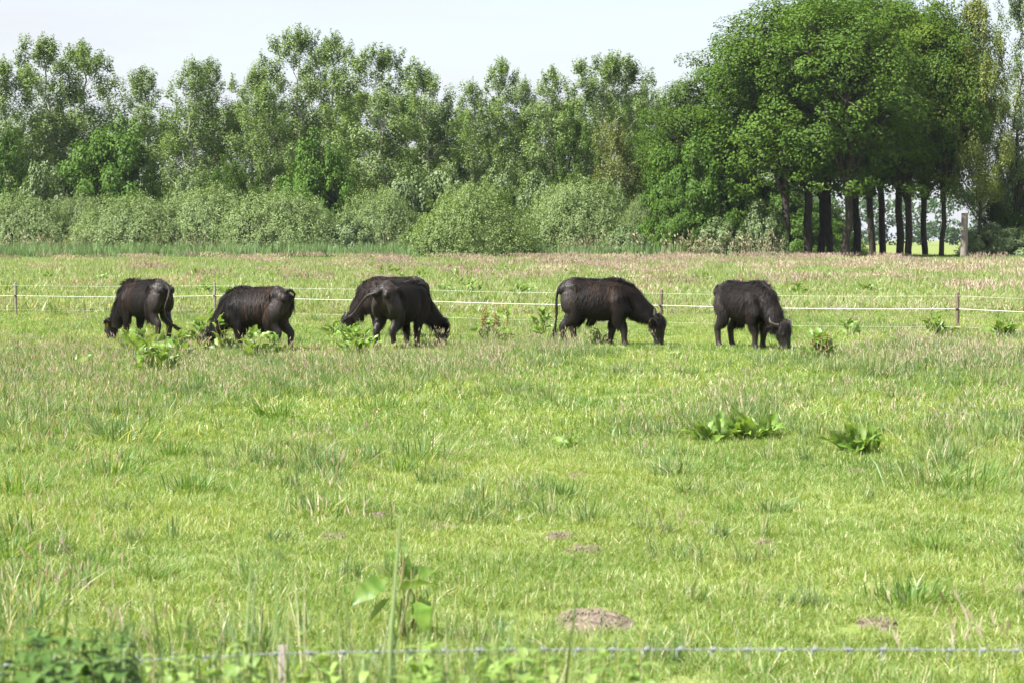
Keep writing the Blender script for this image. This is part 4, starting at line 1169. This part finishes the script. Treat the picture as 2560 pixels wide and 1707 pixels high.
# dock in the foreground with drooping broad leaves
b = ground(1012, 1600)
root = empty('dock_plant', b)
tag(root, 'foreground dock with thin stalks and few drooping broad leaves above the barbed wire', 'dock plant', 'dock plants in the pasture')
rng = rng_of(8)
S = b.y * MPX
def fpt(px, py, dy=0): return Vector(((px - 1012) * S, dy, (1600 - py) * S))
for k, (x0, x1, y1) in enumerate([(1005, 985, 1440), (1012, 1030, 1420), (1018, 1048, 1430), (1000, 990, 1330), (1022, 1064, 1490), (1008, 1012, 1380)]):
    a, e = fpt(x0, 1605, rng.normal(0, .03)), fpt(x1, y1, rng.normal(0, .06))
    v, f = tube_np(*limb(rng, a, e, .0085, .0045, 7, .05), 6)
    link('stalk', mesh_np('stalk', v, f, M['dockstem'], smooth=True), root)
for (x0, y0, x1, y1, wpx, dz0, dz1, tilt) in [(967, 1440, 899, 1484, 30, .0, -.10, .5), (940, 1470, 921, 1494, 14, .02, .0, .3), (975, 1489, 929, 1533, 15, -.02, -.08, -.6), (990, 1474, 1079, 1438, 26, -.02, -.12, .8),
        (1005, 1448, 1072, 1430, 26, .06, .12, -.5), (1052, 1484, 1064, 1556, 36, -.02, -.06, .2), (1012, 1442, 1018, 1396, 15, .0, .02, .4), (1031, 1512, 1027, 1474, 14, .0, .0, -.3), (997, 1404, 976, 1374, 12, .02, .03, .6),
        (1000, 1342, 1015, 1372, 11, .0, .0, .2), (1004, 1420, 1012, 1380, 10, .05, .08, .0), (1000, 1592, 988, 1560, 18, -.04, -.10, .3), (1052, 1562, 1106, 1578, 12, -.02, -.05, .5), (1020, 1596, 1040, 1560, 15, .0, .05, -.4), (1062, 1470, 1066, 1500, 10, .03, .04, .7), (1040, 1560, 1052, 1590, 16, .02, .03, .3)]:
    a, e = fpt(x0, y0, dz0), fpt(x1, y1, dz1)
    X_ = (e - a); L_ = X_.length; X_.normalize()
    Yv = Vector((0, -1, 0)).cross(X_).normalized()              # width across the view, then tilted a little
    Yv = (Matrix.Rotation(tilt, 4, X_) @ Yv).normalized()
    Zv = X_.cross(Yv).normalized()
    if Zv.z < 0: Yv, Zv = -Yv, -Zv
    sL, sW = 1.2 * L_ / .29, 1.6 * wpx * S / .088
    mt = Matrix((X_ * sL, Yv * sW, Zv * sL * .6)).transposed().to_4x4(); mt.translation = a
    lf = link('leaf', DL[rng.integers(0, 6)], root)
    lf.matrix_local = mt

# ------------------------------------------------------------------ molehills, grass tufts
for k, ((px, py, w, hf, lab), (c, _)) in enumerate(zip(SOIL, SOILP)):
    rng = rng_of(60 + k)
    r = w / FPX * c.y * .5
    n_r, n_a = 22, 64
    V = [(0, 0, r * hf * 1.2)]
    for i in range(1, n_r + 1):
        q = i / n_r
        for j in range(n_a):
            a = j * 2 * math.pi / n_a
            rr = r * q * (1 + .28 * (float(vnoise(math.cos(a) * 1.6 + 9 * k, math.sin(a) * 1.6, k)) - .5) * 2)
            x, y = rr * math.cos(a), rr * math.sin(a) * 1.5
            hgt = r * hf * 1.2 * (1 - q * q) ** 1.2 + (1 - q) * .0 + r * (.22 * (float(fbm(x / r * 4 + 31 * k, y / r * 4, k)) - .5) + .13 * (float(vnoise(x / r * 17, y / r * 17, k)) - .5)) * (1 - q ** 4)
            V.append((x, y, hgt - .012 * (i == n_r) + float(terrain(c.x + x, c.y + y)) - c.z + .004))
    F = [(0, 1 + j, 1 + (j + 1) % n_a) for j in range(n_a)]
    F += [(1 + (i - 1) * n_a + j, 1 + i * n_a + j, 1 + i * n_a + (j + 1) % n_a, 1 + (i - 1) * n_a + (j + 1) % n_a) for i in range(1, n_r) for j in range(n_a)]
    me = bpy.data.meshes.new('molehill'); me.from_pydata(V, [], F); me.materials.append(M['soil']); me.update()
    ob = tag(link('molehill', me, loc=c), lab, 'molehill', 'bare soil mounds in the pasture')
    # crumbs of earth
    nc = int(30 + w * .5)
    a = rng.uniform(0, 6.28, nc); q = r * np.sqrt(rng.uniform(0, 1, nc)) * .9
    VV = []
    T4 = np.array([(0, 0, 1), (.9, 0, -.4), (-.5, .8, -.4), (-.5, -.8, -.4)])
    for x, y, sz in zip(np.cos(a) * q, np.sin(a) * q, rng.uniform(.007, .023, nc)):
        zz = r * hf * 1.2 * max(0, 1 - (x * x + y * y) / r / r) ** 1.2
        VV.append(T4 * sz * rng.uniform(.6, 1.3, (4, 3)) + [x, y * 1.4, zz + .006])
    tri = np.array([(0, 1, 2), (0, 2, 3), (0, 3, 1), (1, 3, 2)])
    tag(link('crumbs', mesh_np('crumbs', np.concatenate(VV), np.concatenate([tri + 4 * i for i in range(nc)]), M['soil']), ob), None, None, None, 'stuff')

TUFT = [(800, 1290, 95, 'upright grass tuft with pale tips left of centre, above the foreground dock'), (2278, 1510, 120, 'dark upright grass tuft at lower right, alone above the barbed wire'), (2430, 1222, 130, 'wide dark tussock near the right edge, largest on that side'), (2330, 1215, 80, 'smaller dark tuft left of the wide right hand tussock'), (285, 1190, 85, 'dark grass tuft on the left below the rough patch'), (40, 1235, 100, 'dark grass tuft at the left edge at mid height'), (70, 1530, 150, 'lush dark tussock at lower left above the nettles'), (480, 1228, 70, 'low tuft between the left tufts and the centre'), (305, 1105, 110, 'bluish tall tuft at left in the rough patch'), (1052, 1150, 105, 'brownish tall tuft left of the tiny dark dock'), (2010, 905, 60, 'dark tuft right of the rightmost buffalo muzzle'), (1700, 1190, 80, 'pale tuft below the left half of the dark dock patch'), (1925, 1280, 60, 'small tuft in short grass below the dock rosette'), (960, 1025, 60, 'dark tuft in the rough grass below the paired buffaloes'), (20, 1390, 90, 'dark tangled tuft at the left edge above the lush tussock')]
for k, (px, py, hp, lab) in enumerate(TUFT):
    c = ground(px, py); h = hp * c.y * MPX
    me = blade_mesh('grass_tuft', M['mid' if k % 3 == 0 or k in (8, 11) else 'tuft'], rng_of(700 + k), 190, h * (.7 if k == 2 else .42), h * .3, h * 1.0, .006 + .0002 * c.y, .55, .8, centre=1)
    tag(link('grass_tuft', me, loc=c), lab, 'grass tuft', 'grass tufts standing out of the turf')

# ------------------------------------------------------------------ barbed wire fence in front
WD = 5.9
b0 = onx(690, WD)
bf = empty('barbed_wire_fence', b0)
tag(bf, 'galvanised barbed wire on a weathered post across the foreground', 'fence')
ztop = at(690, 1612, WD).z
rng = rng_of(4)
P_, r_ = limb(rng, (0, 0, -.3), (.015, 0, ztop - b0.z), .017, .016, 7, .01)
v, f = tube_np(*capped([tuple(q) for q in P_], list(r_)), 12)
link('post', mesh_np('post', v, f, M['greywood'], smooth=False), bf)
knots = [(-700, 1690), (300, 1652), (700, 1632), (1280, 1623), (2000, 1622), (2620, 1625), (3400, 1630)]
pw = []
for x in np.arange(-700, 3400, 20):
    y = np.interp(x, [a for a, _ in knots], [c_ for _, c_ in knots])
    pw.append(np.array(at(x, y, WD - .045)) - np.array(b0))
pw = np.array(pw)
# smooth the strand, then twist two wires about it
for _ in range(6): pw[1:-1] = .25 * pw[:-2] + .5 * pw[1:-1] + .25 * pw[2:]
fine = np.stack([np.interp(np.linspace(0, len(pw) - 1, 1600), np.arange(len(pw)), pw[:, c_]) for c_ in range(3)], 1)
ph_ = np.linspace(0, 1600 * .42, 1600)
for s in (0, math.pi):
    q = fine + np.stack([np.zeros(1600), np.cos(ph_ + s) * .0016, np.sin(ph_ + s) * .0016], 1)
    v, f = tube_np(q, np.full(1600, .0011), 5)
    link('strand', mesh_np('strand', v, f, M['steel'], smooth=True), bf)
xs_b = np.arange(pw[2, 0], pw[-3, 0], .1)
barb_v = []
for k in range(2):
    a = k * 1.57
    w1 = [(-.008, math.cos(t) * .0045, math.sin(t) * .0045) for t in (0,)]
    pts = [(-.006 + .012 * t + k * .005, math.cos(t * 9 + a) * .0048, math.sin(t * 9 + a) * .0048) for t in np.linspace(0, 1, 10)]
    pts = [(pts[0][0] - .004, pts[0][1] * 5 , pts[0][2] * 5 + (.012 if k else -.006))] + pts + [(pts[-1][0] + .004, pts[-1][1] * 3, pts[-1][2] * 3 + (-.010 if k else .014))]
    barb_v.append(tube_np(np.array(pts), [.0004] + [.0015] * 10 + [.0004], 5))
bv, bfc = join_np(barb_v)
BM = [mesh_np('barb', bv, bfc, M['steel'])]
for x in xs_b:
    p_ = [float(np.interp(x, pw[:, 0], pw[:, c_])) for c_ in range(3)]
    link('barb', BM[0], bf, loc=p_, rot=(rng.uniform(0, 6.28), rng.normal(0, .1), 0), scale=(1.15,) * 3)

# ------------------------------------------------------------------ weeds of the verge in front of the lens
def nettle_leaf(seed, mat):
    L, W = .09, .055
    n, k = 8, 3; V = []
    for i in range(n):
        t = i / (n - 1)
        w = W * (math.sin(math.pi * (t * .92 + .08) ** .75)) * (1 + .18 * (i % 2)) + .002
        for j in range(k):
            u = j - 1
            V.append((L * t, u * w * .5, -.35 * L * t * t + abs(u) * w * .15))
    F = [(i * k + j, (i + 1) * k + j, (i + 1) * k + j + 1, i * k + j + 1) for i in range(n - 1) for j in range(k - 1)]
    return mesh_np('leaf', np.array(V), np.array(F), M[mat], {'tint': np.full(n * k, rng_of(seed).uniform(0, 1))})
NL = [nettle_leaf(k, 'nettle') for k in range(5)]
WL = [nettle_leaf(k, 'weed') for k in range(5)]
def weed(name, px, d, top, pairs, label, cat, group, seed, lscale=1.0, spread=1.0, NL=NL):
    rng = rng_of(7000 + seed)
    b = onx(px, d); h = at(px, top, d).z - b.z
    root = empty(name, b)
    P_, r_ = limb(rng, (0, 0, -.02), (rng.normal(.02, .04), rng.normal(0, .04), h), .0045, .0018, 9, .04)
    v, f = tube_np(P_, r_, 5); link('stem', mesh_np('stem', v, f, M['stem'], smooth=True), root)
    for i in range(pairs):
        t = 1 - .42 * (i / pairs) ** 1.0
        p_ = Vector([float(np.interp(t, np.linspace(0, 1, len(P_)), P_[:, c_])) for c_ in range(3)])
        for s in (0, 1):
            yaw = i * 1.57 + s * math.pi + rng.normal(0, .2)
            sc_ = lscale * (.45 + .75 * min(1, (1 - t) * 5)) * rng.uniform(.85, 1.15)
            lf = link('leaf', NL[rng.integers(0, 5)], root)
            lf.matrix_local = Matrix.Translation(p_) @ Matrix.Rotation(yaw, 4, 'Z') @ Matrix.Rotation(rng.uniform(-.35, .45) * spread, 4, 'Y') @ Matrix.Diagonal((sc_,) * 3 + (1,))
    return tag(root, label, cat, group)
k = 0
rngn = random.Random(9)
for px, top, d in [(-10, 1600, 5.2), (20, 1555, 5.5), (55, 1590, 5.0), (85, 1560, 5.6), (110, 1545, 5.9), (140, 1575, 5.3), (170, 1610, 4.9), (200, 1565, 5.7), (225, 1600, 5.4), (250, 1640, 5.1), (40, 1650, 4.7), (120, 1660, 4.7), (200, 1665, 4.8), (275, 1655, 5.5)] + [(rngn.uniform(-30, 270), 1600 + rngn.uniform(-25, 70), rngn.uniform(4.9, 5.9)) for _ in range(16)]:
    weed('nettle_plant', px, d, top, 13, 'blurred dark green nettle in the clump at the lower left corner', 'nettle', 'nettles in the lower left corner', k, .82); k += 1
WEEDS = [(330, 1650, 5.6), (420, 1640, 5.3), (455, 1560, 5.5), (500, 1590, 5.7), (560, 1620, 5.2), (610, 1600, 5.6), (720, 1590, 5.4), (760, 1650, 5.0), (830, 1620, 5.5), (900, 1640, 5.2), (960, 1670, 5.0), (1060, 1660, 5.2), (1180, 1650, 5.4), (1250, 1575, 5.5), (1270, 1600, 5.2), (1320, 1590, 5.6), (1350, 1650, 5.1), (1440, 1640, 5.3), (1560, 1610, 5.5), (1480, 1680, 5.0)] + [(rngn.uniform(300, 1550), 1625 + rngn.uniform(-15, 60), rngn.uniform(4.9, 5.7)) for _ in range(26)]
for px, top, d in WEEDS:
    weed('verge_weed', px, d, top, 10, 'blurred light green weed tip rising into the bottom of the photo', 'weed', 'weeds along the bottom of the photo', k, .75, 2.0, WL); k += 1
vb = [blade_mesh('verge', M['mid'], rng_of(800 + q), 60, .22, .62, .98, .007, .14, .4) for q in range(4)]
P = np.stack([rg.uniform(-2.6, 1.2, 900), rg.uniform(3.2, 6.4, 900)], 1)
kk = rg.uniform(0, 1, 900) < .08 + .42 * (P[:, 0] < .25)
P = P[kk]
P3, rot, s = put(rg, P, rg.uniform(.7, 1.0, len(P)) * np.where(P[:, 0] > .25, .75, 1.0))
scatter('verge_grass', vb, P3, rot, s, rg.integers(0, 4, len(P)), 'long verge grass under and before the barbed wire')
# a few tall reed like blades crossing the view
def tall_blade(pts, d, w, label, seed):
    P_ = [at(px, py, d + dd) for px, py, dd in pts]
    b = onx(pts[0][0], d)
    b = Vector((P_[0].x, P_[0].y, float(terrain(P_[0].x, P_[0].y))))
    q = np.array([tuple(p_ - b) for p_ in P_])
    q = np.concatenate([[(q[0][0] * .0, 0, -.02)], q])
    q, _ = catmull(q, np.zeros((len(q), 1)), 6)
    n_ = len(q); V = []
    for i_, p_ in enumerate(q):
        t = i_ / (n_ - 1); ww = w * (1 - t ** 3) * .5 + .0006
        V += [p_ + [-ww, 0, 0], p_ + [0, .25 * ww, 0], p_ + [ww, 0, 0]]
    F = [(i_ * 3 + j_, i_ * 3 + j_ + 1, i_ * 3 + j_ + 4, i_ * 3 + j_ + 3) for i_ in range(n_ - 1) for j_ in range(2)]
    o = link('tall_grass', mesh_np('tall_grass', np.array(V), np.array(F), M['pale'], {'tint': np.full(len(V), .8), 'tint2': np.full(len(V), .1)}, smooth=True), loc=b)
    sm = o.modifiers.new('thickness', 'SOLIDIFY'); sm.thickness = .0008
    tag(o, label, 'grass', 'tall grass blades in the foreground')
tall_blade([(975, 1690, 0), (985, 1500, 0), (994, 1380, 0), (1003, 1275, 0)], 5.7, .011, 'tallest pale grass blade standing upright before the foreground dock', 1)
tall_blade([(615, 1690, 0), (620, 1530, 0), (628, 1395, 0)], 5.6, .009, 'left of two upright pale blades left of the foreground dock', 2)
tall_blade([(627, 1690, 0), (632, 1560, 0), (640, 1420, 0)], 5.6, .008, 'right of two upright pale blades left of the foreground dock', 3)
tall_blade([(595, 1690, 0), (580, 1590, 0), (552, 1515, 0)], 5.5, .013, 'green blade bending left beside the two upright pale blades', 4)
tall_blade([(310, 1690, 0), (318, 1630, 0), (330, 1565, 0)], 5.4, .010, 'short pale blade tip right of the nettles', 5)
tall_blade([(905, 1700, 0), (960, 1672, 0), (1060, 1655, 0), (1180, 1650, 0)], 5.3, .010, 'long pale blade arching right below the barbed wire', 6)

# ------------------------------------------------------------------ summer haze
m, n, out = new_mat('haze')
pv = N(n, 'ShaderNodeVolumePrincipled')
pv.inputs['Color'].default_value = (.80, .88, 1.0, 1)
pv.inputs['Density'].default_value = .00008
pv.inputs['Anisotropy'].default_value = .2
n.links.new(pv.outputs[0], out.inputs['Volume'])
hx, hy0, hy1, hz0, hz1 = 7200, -120, 5200, -1.2, 30
hv = [(x, y, z) for z in (hz0, hz1) for x, y in ((-hx, hy0), (hx, hy0), (hx, hy1), (-hx, hy1))]
hf = [(0, 3, 2, 1), (4, 5, 6, 7), (0, 1, 5, 4), (1, 2, 6, 5), (2, 3, 7, 6), (3, 0, 4, 7)]
tag(link('haze', mesh_np('haze', np.array(hv), np.array(hf), m)), 'thin bluish summer haze over the fields', None, None, 'stuff')
